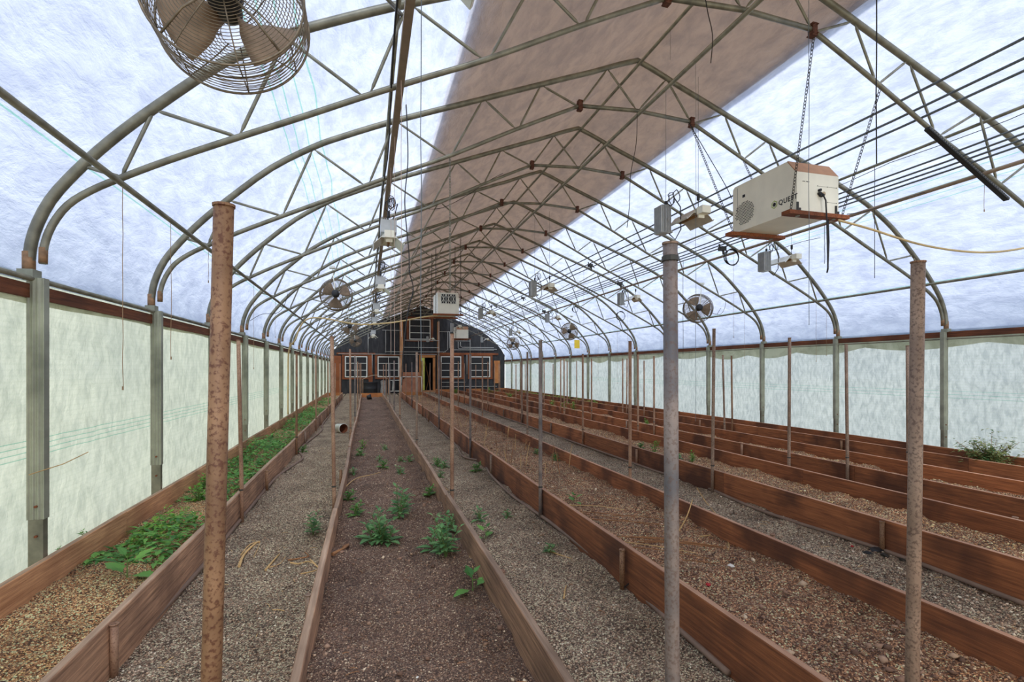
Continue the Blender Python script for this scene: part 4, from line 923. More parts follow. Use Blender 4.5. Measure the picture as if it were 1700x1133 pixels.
mb = MB(); mb.lathe([(0, 0), (.14, 0), (.17, .2), (.13, .5), (.16, .75), (.05, .82), (0, .8)], 10, Matrix.Translation((.86, 29.3, .0))); tag(mb.build('grey_sack', simple('grey_sack', hexc(150, 146, 138), .8, 0, .3)), 'grey sack standing beside the black tub', 'sack')
root = empty('wire_rack', (1.52, 30.4, 0), 'white wire rack standing low under the second window', 'rack')
for sx_ in (-.3, .3):
    for sy in (-.2, .2): mb = MB(); mb.tube([(sx_, sy, 0), (sx_, sy, .8)], .02, 6); mb.build('leg', M['white'], root)
for z in (.15, .78):
    mb = MB(); mb.tube([(-.3, -.2, z), (.3, -.2, z), (.3, .2, z), (-.3, .2, z)], .016, 6, True)
    for i in range(6): mb.tube([(-.25+i*.1, -.2, z), (-.25+i*.1, .2, z)], .006, 5)
    mb.build('shelf', M['white'], root)
mb = MB(); mb.lathe([(0, 0), (.05, 0), (.07, .1), (.03, .5), (.05, .55), (0, .56)], 8, Matrix.Translation((1.45, 30.4, .165))); tag(mb.build('white_bottle', M['white'], smooth=True), 'slim white bottle standing on the wire rack', 'bottle')
mb = MB(); mb.lathe([(0, 0), (.09, 0), (.12, .2), (.11, .2), (.085, .01), (0, .01)], 14, Matrix.Translation((-.02, 23.6, .16)) @ Matrix.Rotation(1.35, 4, 'Y')); tag(mb.build('black_pot', M['black'], smooth=True), 'small black pot tipped over near the far end of the second bed', 'pot')
# white bucket lying on its side on the first path
c = on_z(566, 719, .0); c.z = .105
Tm = Matrix.Translation(c) @ Matrix.Rotation(R(32), 4, 'Z') @ Matrix.Rotation(PI/2, 4, 'X')
root = empty('bucket', (0, 0, 0), 'white bucket with a rust-brown inside lying on the path left of the second bed', 'bucket')
mb = MB(); mb.lathe([(0, -.15), (.088, -.15), (.105, .10), (.110, .10), (.110, .115), (.104, .117)], 24, Tm); mb.build('shell', M['white'], root, smooth=True)
mb = MB(); mb.lathe([(.1035, .117), (.0995, .09), (.083, -.14), (0, -.14)], 24, Tm); o = mb.build('lining', M['rustred'], root, smooth=True); o['label'] = 'rust-brown stained inside of the bucket'

# ------------------------------------------------------------------ hoses
def smoothp(p, k=6):
    out = []
    for i in range(len(p)-1):
        p0, p1, p2, p3 = [Vector(p[min(len(p)-1, max(0, q))]) for q in (i-1, i, i+1, i+2)]
        for j in range(k):
            t = j/k; out.append(.5*((2*p1)+(-p0+p2)*t+(2*p0-5*p1+4*p2-p3)*t*t+(-p0+3*p1-3*p2+p3)*t**3))
    out.append(Vector(p[-1])); return out
def under(ps):
    for p in ps: p.z = min(p.z, arch_z(p.x-RX)-.07) if abs(p.x-RX) < 5.1 else p.z
    return ps
def ghose(px, z, r, label, far=None, m_='hose', x_clamp=None):
    P = [on_z(a, b_, z) for a, b_ in px]
    if x_clamp:
        for p in P:
            if x_clamp[0] < p.x < x_clamp[1]: p.x = x_clamp[2]
    if far: P += [Vector((a, b_, z)) for a, b_ in far]
    mb = MB(); mb.tube(smoothp(P), r, 10); tag(mb.build('irrigation_hose', M[m_], smooth=True), label, 'hose')
ghose([(120, 1175), (165, 1133), (250, 1035), (345, 930), (400, 862), (449, 803), (466, 787), (487, 773), (502, 762), (500, 755), (497, 750), (505, 739), (534, 715)], .02, .017, 'brown hose lying along the path side of the first bed', [(-1.1, 14), (-1.1, 18), (-1.11, 25)])
ghose([(1209, 1118), (1133, 1050), (1102, 1023), (1044, 969), (980, 919), (911, 866), (850, 823), (815, 789), (800, 767), (769, 758), (754, 736), (721, 707), (698, 685)], .02, .016, 'brown hose bending along the left board of the third bed', [(1.56, 18), (1.57, 25)])
ghose([(1700, 1003), (1630, 976), (1553, 946), (1492, 923), (1400, 892), (1316, 866), (1240, 839), (1171, 808), (1133, 790), (1100, 786)], .07, .016, 'brown hose curving along the left board of the fourth bed', [(3.70, 7.2), (3.70, 12), (3.70, 20)])
mb = MB(); mb.tube(smoothp([on_y(a, b_, 4.3) for a, b_ in ((1392, 366), (1415, 372), (1450, 382), (1516, 403), (1570, 414), (1620, 419), (1660, 418), (1700, 412), (1760, 400))]), .0125, 8)
tag(mb.build('drain_hose', M['creamhose'], smooth=True), 'cream drain hose sagging from the big white cabinet to the right', 'hose')
mb = MB(); mb.tube(smoothp(under([on_y(a, b_, 13.36) for a, b_ in ((727, 524), (700, 527), (670, 533), (640, 537), (600, 539), (570, 535), (545, 530), (520, 528), (506, 533), (497, 546), (490, 565))])+[Vector((-1.82, 13.4, 1.9)), Vector((-1.84, 13.4, 1.2)), Vector((-1.84, 13.38, .33))]), .019, 8)
tag(mb.build('drain_hose', M['creamhose'], smooth=True), 'long cream drain hose running from the latticed cabinet down the left wall', 'hose')
# black cable snaking down in the middle
mb = MB(); mb.tube(smoothp([on_y(a, b_, 5.4) for a, b_ in ((676, 18), (678, 60), (678, 110), (674, 160), (676, 210), (677, 270), (672, 330), (675, 380), (679, 420), (680, 452), (686, 480), (679, 510), (674, 540), (669, 590), (667, 640))]), .0055, 6)
tag(mb.build('hanging_cable', M['cable'], smooth=True), 'long black cable snaking straight down just left of the shade cloth edge', 'cable')
for i, (Y, pts, lb) in enumerate([(7.5, ((707, 347), (735, 345), (775, 325), (812, 300), (835, 288)), 'thin black cable swagged under the left side of the shade cloth'), (9.28, ((415, 533), (435, 522), (460, 520), (472, 507), (478, 488)), 'short black cable looping beside a left truss foot'),
        (3.7, ((1180, 105), (1183, 60), (1175, 20), (1168, -20)), 'thin wire at the top edge right of the ridge'), (5.5, ((1058, 190), (1056, 240), (1047, 290), (1045, 340), (1041, 378)), 'thin dark wire drooping from the second truss collar'),
        (4.7, ((1143, 203), (1200, 300), (1215, 330)), 'straight thin wire by the slanting chain'), (4.35, ((1406, 356), (1440, 350), (1500, 330), (1560, 312), (1608, 294)), 'thin black wire swagged right of the big white cabinet'),
        (6.6, ((1262, 420), (1290, 415), (1330, 402), (1362, 380)), 'thin black wire swagged under the big white cabinet'), (9.75, ((1197, 512), (1194, 516), (1190, 522), (1185, 521), (1180, 519)), 'short wire from the near right fan'),
        (9.75, ((1205, 500), (1203, 512), (1196, 522), (1184, 521)), 'curved cord at the near right fan')]):
    mb = MB(); mb.tube(smoothp(under([on_y(a, b_, Y) for a, b_ in pts])), .0042, 5); tag(mb.build('loose_wire', M['cable'], smooth=True), lb, 'wire')
for i, (x, y, r_, Y, lb) in enumerate([(1216, 427, 14, 6.7, 'coil of black cable hanging below the big white cabinet'), (1031, 525, 8, 12.9, 'coil of black cable hanging at mid height on the right slope'), (955, 514, 5, 16, 'small coil of cable far along the right slope'), (914, 521, 5, 19, 'small coil of cable left of the far right fans')]):
    c = on_y(x, y, Y); rr_ = r_*(c.x*SN+Y*CS)/F_PX; mb = MB()
    for k in range(3): mb.tube([c+Vector((rr_*(1+.08*k)*.9*math.cos(2*PI*j/14), .015*k, rr_*(1-.05*k)*math.sin(2*PI*j/14))) for j in range(14)], .007, 5, True)
    tag(mb.build('cable_coil', M['cable'], smooth=True), lb, 'cable')
# small clamps / hooks on right conduits
for i, (x, y, X, lb) in enumerate([(980, 441, 5.2, 'black plug cluster on the upper right conduits'), (1029, 471, 5.8, 'black plug cluster on the bundle of four conduits'), (1199, 413, 5.9, 'grey plug unit behind the big white cabinet'), (868, 495, 5.2, 'small plug cluster far along the upper conduits'), (903, 517, 5.8, 'small plug cluster far along the bundle of conduits'), (823, 508, 5.2, 'tiny plug cluster far up the right slope')]):
    c = on_x(x, y, X); mb = MB(); k = .05
    mb.box(c.x-k, c.x+k, c.y-.05, c.y+.05, c.z-.035, c.z+.03)
    mb.tube([c+Vector((.02, 0, -.03)), c+Vector((.03, 0, -.10))], .02, 8); mb.tube([c+Vector((-.03, .02, .02)), c+Vector((-.045, .02, .08))], .015, 8); mb.tube([c+Vector((.05, 0, 0)), c+Vector((.12, .02, -.05))], .012, 6)
    tag(mb.build('plug_cluster', M['dark_metal']), lb, 'plug')
c = on_x(958, 571, 7.0); mb = MB(); mb.box(c.x-.10, c.x+.10, c.y, c.y+.004, c.z-.16, c.z+.13); mb.tube([(c.x, c.y, c.z+.13), (c.x, c.y, 2.9)], .003, 4, mi=1)
tag(mb.build('sticky_card', [M['yellow'], M['string']]), 'yellow insect card hanging below a right-hand fan', 'card')

# ------------------------------------------------------------------ hanging strings: pixel column, top, bottom, plane X
STR = [(204, 308, 645, -1.48, 'string', 'tan twine hanging to hip height before the left wall, nearest the camera'), (284, 520, 595, -1.60, 'string', 'short twine hanging beside the second left wall post'), (346, 400, 468, -1.48, 'string', 'short twine hanging from the second truss'),
       (421, 570, 612, -1.7, 'string', 'short twine between the fourth and fifth left posts'), (457, 538, 560, -1.7, 'string', 'tiny twine farther along the left wall'),
       (699, -20, 600, 1.0, 'greywire', 'thin grey line hanging the full height left of the shade cloth'), (666, 210, 560, .55, 'pinkstring', 'pale cord hanging left of the black cable'),
       (649, 470, 585, .9, 'pinkstring', 'pale cord hanging far away before the end wall, left one'), (655, 440, 590, .75, 'pinkstring', 'pale cord hanging far away before the end wall, right one'), (726, 500, 560, 2.2, 'string', 'thin cord touching the latticed cabinet'), (764, 478, 545, 2.4, 'string', 'thin cord right of the latticed cabinet'),
       (1155, 110, 700, RX, 'greywire', 'thin line hanging from the centre pipe just left of the big cabinet'), (1113, 0, 100, RX, 'greywire', 'thin line at the top centre hanging off the ridge'), (1343, 75, 540, 4.0, 'greywire', 'thin line crossing in front of the big white cabinet'),
       (1455, -20, 272, 4.6, 'cable', 'dark rope at the upper right hanging past the slotted strip'), (1369, 372, 438, 4.7, 'cable', 'short dark cord hanging under the big cabinet'), (1452, 272, 462, 4.7, 'cable', 'dark rope continuing below the brown pipe, far right'), (1634, 290, 350, 6.0, 'string', 'short twine at the far upper right'), (1372, 470, 590, 7.0, 'string', 'thin line before the right rail'),
       (1218, 465, 560, 7.0, 'string', 'short twine right of the near right fan'), (1236, 480, 595, 6.6, 'string', 'twine before the right wall, left of a post'), (1355, 470, 600, 6.9, 'string', 'twine before the right wall beside the third post'), (969, 450, 540, 4.8, 'string', 'thin twine in the middle of the right slope'),
       (1134, 440, 589, 5.6, 'cable', 'dark dangling lead right of the blue-grey pipe'), (1025, 490, 637, 6.3, 'string', 'twine hanging before the right wall, left one'), (993, 520, 630, 6.3, 'string', 'twine hanging before the right wall, farther one'), (1042, 470, 640, 6.2, 'string', 'twine beside the second right-row lamp'),
       (798, 540, 590, 5.0, 'pinkstring', 'pale cord before the right end window'), (805, 545, 595, 5.4, 'pinkstring', 'second pale cord before the right end window'), (703, 440, 640, 1.6, 'pinkstring', 'pale cord hanging before the doorway')]
PIPES = [(-1.49, 2.60), (7.86, 2.66), (RX, 4.53), (RX, 5.135), (.21, 3.985), (6.14, 3.985), (.225, 3.42), (6.13, 3.45), (4.98, 4.04), (5.16, 3.97), (5.27, 3.92), (5.74, 3.64), (5.94, 3.545)]
for x, yt, yb, X, m_, lb in STR:
    best = min(PIPES, key=lambda c: abs(on_x(x, yt, c[0]).z-c[1])/(.3+on_x(x, yt, c[0]).y) if 1.2 < on_x(x, yt, c[0]).y < 30.9 else 99)
    X = best[0]; p, q = on_x(x, yt, X), on_x(x, yb, X); rr = random.Random(x); p.z = best[1]
    if q.z > p.z-.1: q.z = p.z-.3
    q.z = max(q.z, ground_z(q.x, q.y)+.3)
    top = p.z+.01; n = 8
    mb = MB(); mb.tube([(p.x+rr.uniform(-.003, .003), p.y, top+(q.z-top)*i/n) for i in range(n+1)], .002 if m_ != 'cable' else .004, 5)
    if m_ == 'string': mb.tube([(p.x, p.y, q.z+.012), (p.x, p.y, q.z-.012)], .005, 5)
    tag(mb.build('hanging_string' if m_ != 'cable' else 'hanging_rope', M[m_]), lb, 'string' if m_ != 'cable' else 'rope')
mb = MB(); a, b_ = Vector((-1.875, 3.6, .82)), Vector((-1.875, 4.25, .85)); mb.tube([a, (a+b_)/2+Vector((.012, 0, -.01)), b_], .003, 5); tag(mb.build('tied_string', M['straw']), 'pale string tied around the nearest left wall post', 'string')

# ------------------------------------------------------------------ plants
def leaf(mb, base, d, up, L, wd, fold=.25, curl=.5):
    d = d.normalized(); sd = d.cross(up).normalized(); up2 = sd.cross(d).normalized()
    prof = [(0, .04), (.15, .35), (.22, .75), (.3, .62), (.42, 1.0), (.5, .72), (.62, .74), (.7, .45), (.84, .34), (1, 0)]
    mid = []; le = []; ri = []
    for u, w_ in prof:
        c = base+d*(L*u)-up2*(curl*L*.5*u*u)
        mid.append(c); le.append(c+sd*(wd*.5*w_)+up2*(fold*wd*.5*w_)); ri.append(c-sd*(wd*.5*w_)+up2*(fold*wd*.5*w_))
    n = len(prof); mb.add(mid+le+ri, [q for i in range(n-1) for q in ((i, i+1, n+i+1, n+i), (i+1, i, 2*n+i, 2*n+i+1))])
def plant_mesh(seed, h, nst, nl, L, spread, drop=.4):
    rr = random.Random(seed); ms, ml = MB(), MB()
    for s_ in range(nst):
        a0 = rr.uniform(0, 2*PI); ln = rr.uniform(.0, spread) if nst > 1 else spread*.2; hh = h*rr.uniform(.65, 1)
        P = [Vector((ln*math.cos(a0)*t**1.3, ln*math.sin(a0)*t**1.3, hh*t)) for t in (0, .25, .5, .75, 1)]
        P[0].z = -.02; ms.tube(P, [.0035, .0032, .0028, .0022, .0015], 5)
        for i in range(nl):
            t = .18+.82*i/max(1, nl-1); k = min(3, int(t*4)); c = P[k].lerp(P[k+1], t*4-k); sz = L*(1.1-.55*t)*rr.uniform(.8, 1.15)
            for s2 in (0, PI):
                a = i*PI/2+s2+rr.uniform(-.35, .35)+a0; el = rr.uniform(.05, .45)+.4*t
                d = Vector((math.cos(a)*math.cos(el), math.sin(a)*math.cos(el), math.sin(el)))
                c2 = c+d*sz*.28; ms.tube([c, c2], .0012, 3); leaf(ml, c2, d, Vector((0, 0, 1)), sz, sz*.62, .2, rr.uniform(.3, .8))
    return ms, ml
PROTO = {}
def plant_kind(key, matn, *a):
    ms, ml = plant_mesh(*a); root = empty('weed_plant', (0, 0, 0), '', 'plant'); ms.build('stem', M['stem'], root); ml.build('foliage', M[matn], root, smooth=False); PROTO[key] = [root, False]
plant_kind('tall', 'leaf_cool', 11, .20, 4, 7, .075, .07)
plant_kind('tall2', 'leaf_cool', 12, .24, 6, 7, .07, .10)
plant_kind('broad', 'leaf_cool', 13, .13, 5, 3, .10, .07)
plant_kind('bigleaf', 'leaf', 14, .10, 1, 3, .12, .02)
plant_kind('low', 'leaf_cool', 15, .055, 4, 3, .045, .05)
plant_kind('low2', 'leaf', 16, .08, 5, 4, .05, .07)
plant_kind('bright', 'leaf_bright', 17, .12, 6, 5, .05, .14)
plant_kind('mid', 'leaf_bright', 18, .16, 5, 5, .06, .12)
def plant(kind, px, py, z, sc, label, rz=0, group=None, loc=None, stepx=None):
    root, used = PROTO[kind]; o = root if not used else copy_tree(root); PROTO[kind][1] = True
    p = Vector(loc) if loc else on_z(px, py, z)
    for k in range(3):
        if not loc: p = on_z(px, py, ground_z(p.x, p.y))
    # keep clear of the boards
    for e, (bx, tp) in EDGE.items():
        if abs(p.x-bx) < .05: p.x = bx+(.06 if p.x > bx else -.06)
    p.z = ground_z(p.x, p.y); o.location = p; o.scale = (sc*1.15,)*3; o.rotation_euler = (0, 0, rz); o['label'] = label
    if group: o['group'] = group
    return o
PL = [('tall2', 634, 905, 1.0, 'bushy leafy weed in the middle of the second bed, nearest of the central pair'), ('broad', 618, 900, 1.0, 'spreading broad weed touching the left side of the central pair'), ('tall', 662, 862, 1.2, 'upright leafy weed in the second bed, behind the central pair'), ('broad', 645, 903, .85, 'broad leafed weed between the central pair and the right board'),
      ('tall2', 740, 925, 1.05, 'tall leafy weed leaning on the right board of the second bed'), ('broad', 722, 915, .9, 'low broad weed at the foot of the tall one by the right board'), ('broad', 748, 880, .8, 'dark green weed tucked behind the tall one by the right board'), ('bigleaf', 785, 982, .95, 'small four-leafed weed in the near right corner of the second bed'),
      ('low2', 712, 822, 1.15, 'round dark weed by the right board of the second bed'), ('mid', 602, 745, .8, 'bright weed patch at the left board of the second bed, far one'), ('low2', 599, 757, 1.2, 'bright weed patch at the left board of the second bed, near one'), ('low', 630, 766, 1.2, 'small weed in the second bed, far left of middle'), ('low2', 636, 778, 1.2, 'small flat weed in the second bed just right of the bent twig'),
      ('low', 679, 768, 1.4, 'small weed near the second peg of the right board'), ('low', 665, 787, 1.4, 'small weed in the second bed beyond the upright pair'), ('low', 666, 766, 1.1, 'tiny weed far right in the second bed'), ('low', 586, 786, 1.2, 'tiny weed by the left board of the second bed'), ('low2', 578, 832, 1.2, 'weed beside the near joint of the left board, upper one'), ('low2', 590, 857, 1.3, 'weed beside the near joint of the left board, lower one'),
      ('low', 639, 747, 1.3, 'faint little weed far down the second bed'), ('tall', 520, 888, .78, 'dark leafy weed growing in the gravel beside the second bed'), ('bigleaf', 393, 864, .6, 'little weed under the brown hose by the first bed'), ('low2', 502, 752, 1.3, 'weed growing at the foot of the rusty pipe on the first path'), ('bigleaf', 211, 962, 1.25, 'single big-leafed seedling in the near part of the first bed'),
      ('low2', 727, 775, 1.4, 'flat weed against the right board of the second bed, path side'), ('low', 738, 778, 1.5, 'flat weed left of the tan pipe on the second path'), ('low', 731, 793, 1.2, 'small pale weed just outside the second bed board'), ('low2', 790, 784, 1.4, 'round dark weed in the gravel by the bent hose'), ('low', 797, 864, 1.5, 'feathery weed on the second path'), ('bigleaf', 806, 896, .85, 'broad weed on the second path, nearest the camera'), ('low', 842, 859, 1, 'tiny weed on the second path near the hose'),
      ('low', 911, 918, 1, 'small green weed in the gravel beside the third bed board'), ('bigleaf', 953, 836, .7, 'young weed behind the left board of the third bed'), ('low2', 922, 766, 1.1, 'dark weed at the right board of the third bed'), ('low', 892, 754, 1.3, 'small dark weed under the third bed pipes'),
      ('mid', 1087, 752, .95, 'bright leafy weed in the fourth bed, left of the blue-grey pipe'), ('low2', 1063, 746, 1.2, 'small yellowish weed in the fourth bed beside the tan pipe'), ('bright', 1150, 767, .9, 'yellow-green weed in the fourth bed, right of the blue-grey pipe'), ('low', 1127, 763, 1.4, 'small yellow weed peeking past the blue-grey pipe'),
      ('bright', 1575, 800, 1.0, 'bright lime weeds in the fifth bed at the right edge, left clump'), ('bright', 1600, 806, 1.05, 'bright lime weeds in the fifth bed at the right edge, middle clump'), ('bright', 1628, 814, .8, 'bright lime weeds in the fifth bed at the right edge, right clump'), ('bright', 1074, 708, 1.1, 'lime weed in the fifth bed behind the near pipes'),
      ('low2', 1234, 705, 1.4, 'small weed in the sixth bed, left of three'), ('low2', 1262, 712, 1.2, 'small yellow weed in the sixth bed, middle of three'), ('low2', 1278, 713, 1.5, 'small yellow weed in the sixth bed, right of three'), ('low2', 1362, 727, 1.5, 'yellow-green weed in the sixth bed by a wall post'), ('low', 1401, 735, 1.3, 'little weed in the sixth bed before the third wall post'),
      ('mid', 916, 679, 1.5, 'leafy plant far along the fifth bed, left of three'), ('mid', 936, 680, 1.4, 'leafy plant far along the fifth bed, middle of three'), ('mid', 952, 683, 1.4, 'leafy plant far along the fifth bed, right of three'), ('mid', 1000, 672, 1.7, 'dark bushy plant in the sixth bed'), ('mid', 1030, 676, 1.6, 'bushy plant in the sixth bed, left of a close pair'), ('mid', 1039, 679, 1.6, 'bushy plant in the sixth bed, right of a close pair'),
      ('mid', 938, 663, 1.6, 'plant in the sixth bed before a far wall post'), ('mid', 959, 666, 1.8, 'taller plant in the sixth bed behind the thin pipes'), ('mid', 917, 660, 1.6, 'far plant low in the sixth bed'), ('mid', 895, 657, 1.5, 'farther plant low in the sixth bed'), ('bright', 846, 661, 1.7, 'pale clump far along the fifth bed'), ('bright', 811, 653, 2.0, 'light green clump at the far end of the fourth bed'), ('bright', 822, 655, 1.9, 'second light green clump at the far end of the fourth bed'), ('bright', 757, 654, 2.0, 'light green clump at the far end of the third bed path'),
      ('mid', 330, 832, .9, 'weed at the wall board of the first bed, behind the rusty pipe'), ('mid', 337, 812, .9, 'second weed at the wall board behind the rusty pipe')]
for i, (k, x, y, sc, lb) in enumerate(PL): plant(k, x, y, .05, sc, lb, i*1.3)
# two weeds squeezed between the wall and the first board
for i, (x, y_, sc) in enumerate(((-1.925, 4.35, .8), (-1.925, 4.05, .6))):
    o = plant('low2', 0, 0, 0, sc, ('weed growing between the left wall and the first board, larger one', 'weed growing between the left wall and the first board, smaller one')[i], 1, loc=(x, y_, 0)); o.location = (x, y_, .2)
# dense weed carpets of the first bed (uncountable)
def weed_mat(name, regions, matn, label, seed):
    rr = random.Random(seed); mb = MB()
    for (x0, x1, y0, y1, n, h, L) in regions:
        for i in range(n):
            u = rr.random(); x, y = rr.uniform(x0, x1), rr.uniform(y0, y1); edge = min(1, 4*min((x-x0)/(x1-x0), (x1-x)/(x1-x0))+.3)*min(1, 5*min((y-y0)/(y1-y0), (y1-y)/(y1-y0))+.3)
            z = ground_z(x, y)+rr.uniform(.01, h)*edge*(.65+.35*math.sin(y*3.3+x*5)); a = rr.uniform(0, 2*PI); el = rr.uniform(-.1, .6)
            d = Vector((math.cos(a)*math.cos(el), math.sin(a)*math.cos(el), math.sin(el))); leaf(mb, Vector((x, y, z)), d, Vector((0, 0, 1)), L*rr.uniform(.6, 1.2), L*.6*rr.uniform(.6, 1.1), .2, rr.uniform(.2, .9))
    tag(mb.build(name, M[matn]), label, 'weeds', kind='stuff')
weed_mat('weed_carpet', [(-1.78, -1.28, 3.95, 4.95, 420, .12, .075)], 'leaf', 'dense patch of green weeds in the first bed left of the rusty pipe', 1)
weed_mat('weed_carpet', [(-1.74, -1.4, 4.3, 5.15, 220, .15, .05)], 'leaf_bright', 'lighter green shoots rising out of the near weed patch', 2)
weed_mat('weed_carpet', [(-1.8, -1.22, 5.7, 7.0, 500, .10, .07), (-1.82, -1.22, 6.9, 10.6, 1900, .26, .075)], 'leaf', 'thick carpet of green weeds filling the first bed beyond the rusty pipe', 3)
weed_mat('weed_carpet', [(-1.82, -1.22, 11.6, 17.5, 1700, .22, .085), (-1.8, -1.3, 19, 24, 500, .15, .09)], 'leaf', 'far carpet of green weeds toward the end of the first bed', 4)
weed_mat('weed_carpet', [(-1.95, -1.84, 8.2, 9.6, 240, .28, .06), (-1.95, -1.84, 10.6, 12.0, 150, .22, .06)], 'leaf_bright', 'flowering weeds standing behind the wall board of the first bed', 5)
weed_mat('weed_carpet', [(7.5, 8.1, 16, 29, 1500, .17, .09)], 'leaf_bright', 'far green weeds along the sixth bed by the right wall', 6)
# bush at the right edge
root = empty('bush', (0, 0, 0), 'round leafy bush standing against the right wall at the edge of the picture', 'bush'); rr = random.Random(9); ms, ml, mf = MB(), MB(), MB()
bc = Vector((7.78, 4.72, .14))
for i in range(60):
    a = rr.uniform(0, 2*PI); el = rr.uniform(.05, 1.5); L = rr.uniform(.2, .44)*(1-.05*(el/1.5)); d = Vector((math.cos(a)*math.cos(el), math.sin(a)*math.cos(el)*1.2, math.sin(el)*1.15))
    P = [Vector((0, 0, 0)), d*L*.5+Vector((0, 0, .03)), d*L+Vector((0, 0, .01))]; ms.tube(P, [.004, .003, .0015], 4)
    for j in range(26):
        c = P[0].lerp(P[2], rr.uniform(.35, 1.05))+Vector((rr.gauss(0, .025), rr.gauss(0, .025), rr.gauss(0, .02))); a2 = rr.uniform(0, 2*PI)
        leaf(ml, c, Vector((math.cos(a2), math.sin(a2), rr.uniform(-.3, .5))), Vector((0, 0, 1)), rr.uniform(.04, .07), .032)
for o_ in (ms.build('stems', M['straw_dark'], root), ml.build('foliage', M['leaf_bush'], root)): pass
root.location = bc

# ------------------------------------------------------------------ dead stalks, twigs, scraps
def stick(pts, r, m_, label, cat='stalk', group=None, name='dry_stalk'):
    mb = MB(); P = smoothp(pts, 3); n = len(P); mb.tube(P, [r*(1-.5*i/n) for i in range(n)], 5); return tag(mb.build(name, M[m_]), label, cat, group)
rr = random.Random(21)
for i in range(58):
    y = 6+17*rr.random()**1.15; x = rr.uniform(1.75, 2.62); h = rr.uniform(.14, .36); z = ground_z(x, y); a = rr.uniform(-.07, .07); b2 = rr.uniform(-.07, .07)
    stick([(x, y, z-.02), (x+a*.4, y+b2*.4, z+h*.5), (x+a, y+b2, z+h)], .0055, rr.choice(['straw', 'straw', 'straw_dark']), 'thin dead straw-coloured stalk standing upright in the third bed', 'stalk', 'dead stalks standing in the third bed')
for i in range(14):
    y = 3.0+1.6*rr.random(); x = 2.0+.35*rr.random(); a = .9+rr.uniform(-.25, .25); L = rr.uniform(.4, .8); z = ground_z(x, y)+.012+.012*rr.random()
    stick([(x-L*.5*math.sin(a), y+L*.5*math.cos(a), z), (x+rr.uniform(-.03, .03), y, z+.015), (min(2.68, x+L*.5*math.sin(a)), y-L*.5*math.cos(a), z+.004)], .0045, rr.choice(['straw_dark', 'straw_dark', 'straw']), 'thin dead stalk lying in the tangle on the third bed', 'stalk', 'dead stalks lying tangled on the third bed')
for where, xa, xb, n_, mm in (('first bed', -1.8, -1.25, 40, 'straw'), ('second bed', -.2, .65, 60, 'straw_dark'), ('third bed', 1.7, 2.65, 90, 'straw_dark'), ('fourth bed', 3.85, 4.75, 50, 'straw'), ('path left of the second bed', -1.05, -.4, 50, 'straw'), ('path right of the second bed', .85, 1.5, 50, 'straw_dark'), ('path between the third and fourth beds', 2.9, 3.6, 40, 'straw')):
    mb = MB()
    for i in range(n_):
        y = 1.5+9*rr.random()**1.5; x = rr.uniform(xa, xb); a = rr.uniform(0, PI); L = rr.uniform(.015, .07); z = ground_z(x, y)+.008
        mb.tube([(x-L/2*math.cos(a), y-L/2*math.sin(a), z), (x, y, z+.004), (x+L/2*math.cos(a), y+L/2*math.sin(a), z)], .0018, 4)
    tag(mb.build('straw_litter', M[mm]), f'tiny bits of straw strewn over the {where}', 'straw', kind='stuff')
def gz(px, py, z=.05, dz=.012):
    p = on_z(px, py, z); p = on_z(px, py, ground_z(p.x, p.y)); p.z = ground_z(p.x, p.y)+dz; return p
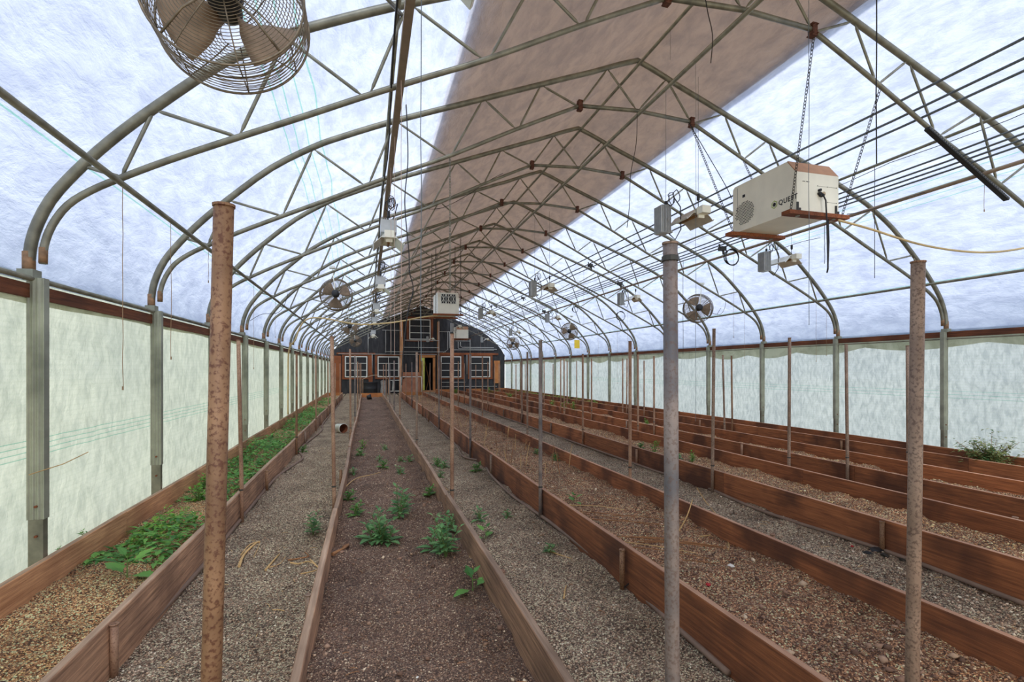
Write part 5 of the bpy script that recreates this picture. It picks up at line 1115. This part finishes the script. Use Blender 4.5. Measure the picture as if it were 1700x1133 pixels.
TW = [([(397, 942), (405, 925), (425, 912), (432, 908)], .011, 'straw', 'forked pale root lying on the first path, left one, main stem'), ([(400, 925), (415, 912), (431, 909), (421, 925)], .005, 'straw', 'thin curved prong beside the pale root on the first path'), ([(441, 951), (452, 934), (464, 920)], .009, 'straw', 'pale forked root on the first path, middle one'), ([(447, 946), (465, 938), (474, 922)], .004, 'straw', 'thin side prong of the middle root'),
      ([(482, 937), (497, 939), (512, 936), (529, 947)], .006, 'straw', 'pale twig against the left board of the second bed, upper one'), ([(499, 953), (515, 952), (528, 950)], .005, 'straw', 'pale twig against the left board of the second bed, lower one'), ([(515, 930), (522, 940), (528, 948)], .006, 'straw', 'short thick twig piece by the left board'), ([(478, 933), (495, 930), (512, 925), (506, 918)], .007, 'straw_dark', 'brown curled leaf stem by the left board of the second bed'),
      ([(452, 1012), (462, 1012), (472, 1016)], .004, 'straw', 'short pale twig in the near gravel left of the second bed'), ([(570, 815), (590, 797), (615, 790), (632, 783)], .006, 'straw', 'long bent pale twig across the second bed'), ([(772, 913), (780, 925), (785, 940)], .006, 'straw', 'thin pale twig at the right board of the second bed'), ([(745, 812), (720, 800)], .004, 'straw', 'thin twig on the second path'), ([(912, 918), (930, 925), (948, 932)], .006, 'straw', 'straight pale twig on the second path beside the weed'),
      ([(936, 995), (938, 982), (940, 973)], .006, 'straw', 'short golden twig in the gravel of the second path'), ([(552, 922), (570, 919), (578, 908), (570, 912)], .014, 'straw_dark', 'thick curled brown root by the left board of the second bed'), ([(565, 822), (580, 805)], .004, 'straw_dark', 'thin twig behind the near joint of the left board'), ([(1157, 812), (1172, 835), (1190, 856)], .007, 'straw', 'straight pale twig crossing the third path'),
      ([(1186, 881), (1200, 890), (1210, 905), (1209, 920)], .006, 'straw', 'curved pale twig on the third bed right of the blue-grey pipe'), ([(1162, 895), (1180, 888)], .006, 'straw', 'short pale twig on the third bed'), ([(1217, 910), (1236, 905)], .006, 'straw_dark', 'short brown twig near the right board of the third bed'), ([(1034, 955), (1060, 954), (1078, 953), (1088, 966)], .004, 'cable', 'thin black wire lying at the hose by the third bed board')]
for px, r_, m_, lb in TW: stick([gz(a, b_, .05, r_) for a, b_ in px], r_, m_, lb, 'twig', None, 'twig')
p = gz(1126, 884); stick([p, p+Vector((.06, -.03, .13)), p+Vector((.12, -.02, .26))], .006, 'straw', 'pale stalk sticking up out of the third bed beside the blue-grey pipe', 'twig', None, 'twig')
def blob(px, py, r, m_, label, name, cat, sq=.6, seed=1):
    p = gz(px, py, .05, r*sq*.5); rr = random.Random(seed); mb = MB()
    v0 = [Vector(v)*r*rr.uniform(.6, 1.15) for v in ICO_V.tolist()]; mb.add([(v.x, v.y, v.z*sq) for v in v0], [tuple(int(q) for q in f) for f in ICO_F]); o = mb.build(name, M[m_]); o.location = p; tag(o, label, cat)
blob(1455, 916, .05, 'black', 'crumpled black scrap by the hose on the third path, larger piece', 'black_scrap', 'scrap', .5, 1); blob(1470, 908, .035, 'dark_metal', 'grey crumpled scrap beside the pipe peg on the third path', 'black_scrap', 'scrap', .6, 2); blob(1440, 920, .035, 'black', 'crumpled black scrap, leftmost on the third path', 'black_scrap', 'scrap', .5, 3); blob(1497, 931, .03, 'dark_metal', 'dark scrap just left of the weathered brown pipe', 'black_scrap', 'scrap', .5, 4)
blob(1415, 907, .014, 'red', 'small bright red scrap on the third path', 'red_scrap', 'scrap', .5, 5); blob(1175, 965, .02, 'red', 'crimson scrap on the third bed', 'red_scrap', 'scrap', .5, 6); blob(1214, 939, .028, 'paper', 'white crumpled scrap on the third bed', 'white_scrap', 'scrap', .6, 7)
blob(693, 1129, .008, 'paper', 'tiny white chip at the bottom edge of the second bed', 'white_scrap', 'scrap', .6, 8); blob(894, 905, .012, 'paper', 'small cream chip on the second path', 'white_scrap', 'scrap', .6, 9); blob(650, 938, .03, 'soilclod', 'dark brown clod in the middle of the second bed', 'soil_clod', 'clod', .5, 10) if False else None
for o in list(bpy.data.objects):
    if 'label' in o and len(str(o['label']).split()) > 16: print('LONG LABEL', o.name, o['label'])
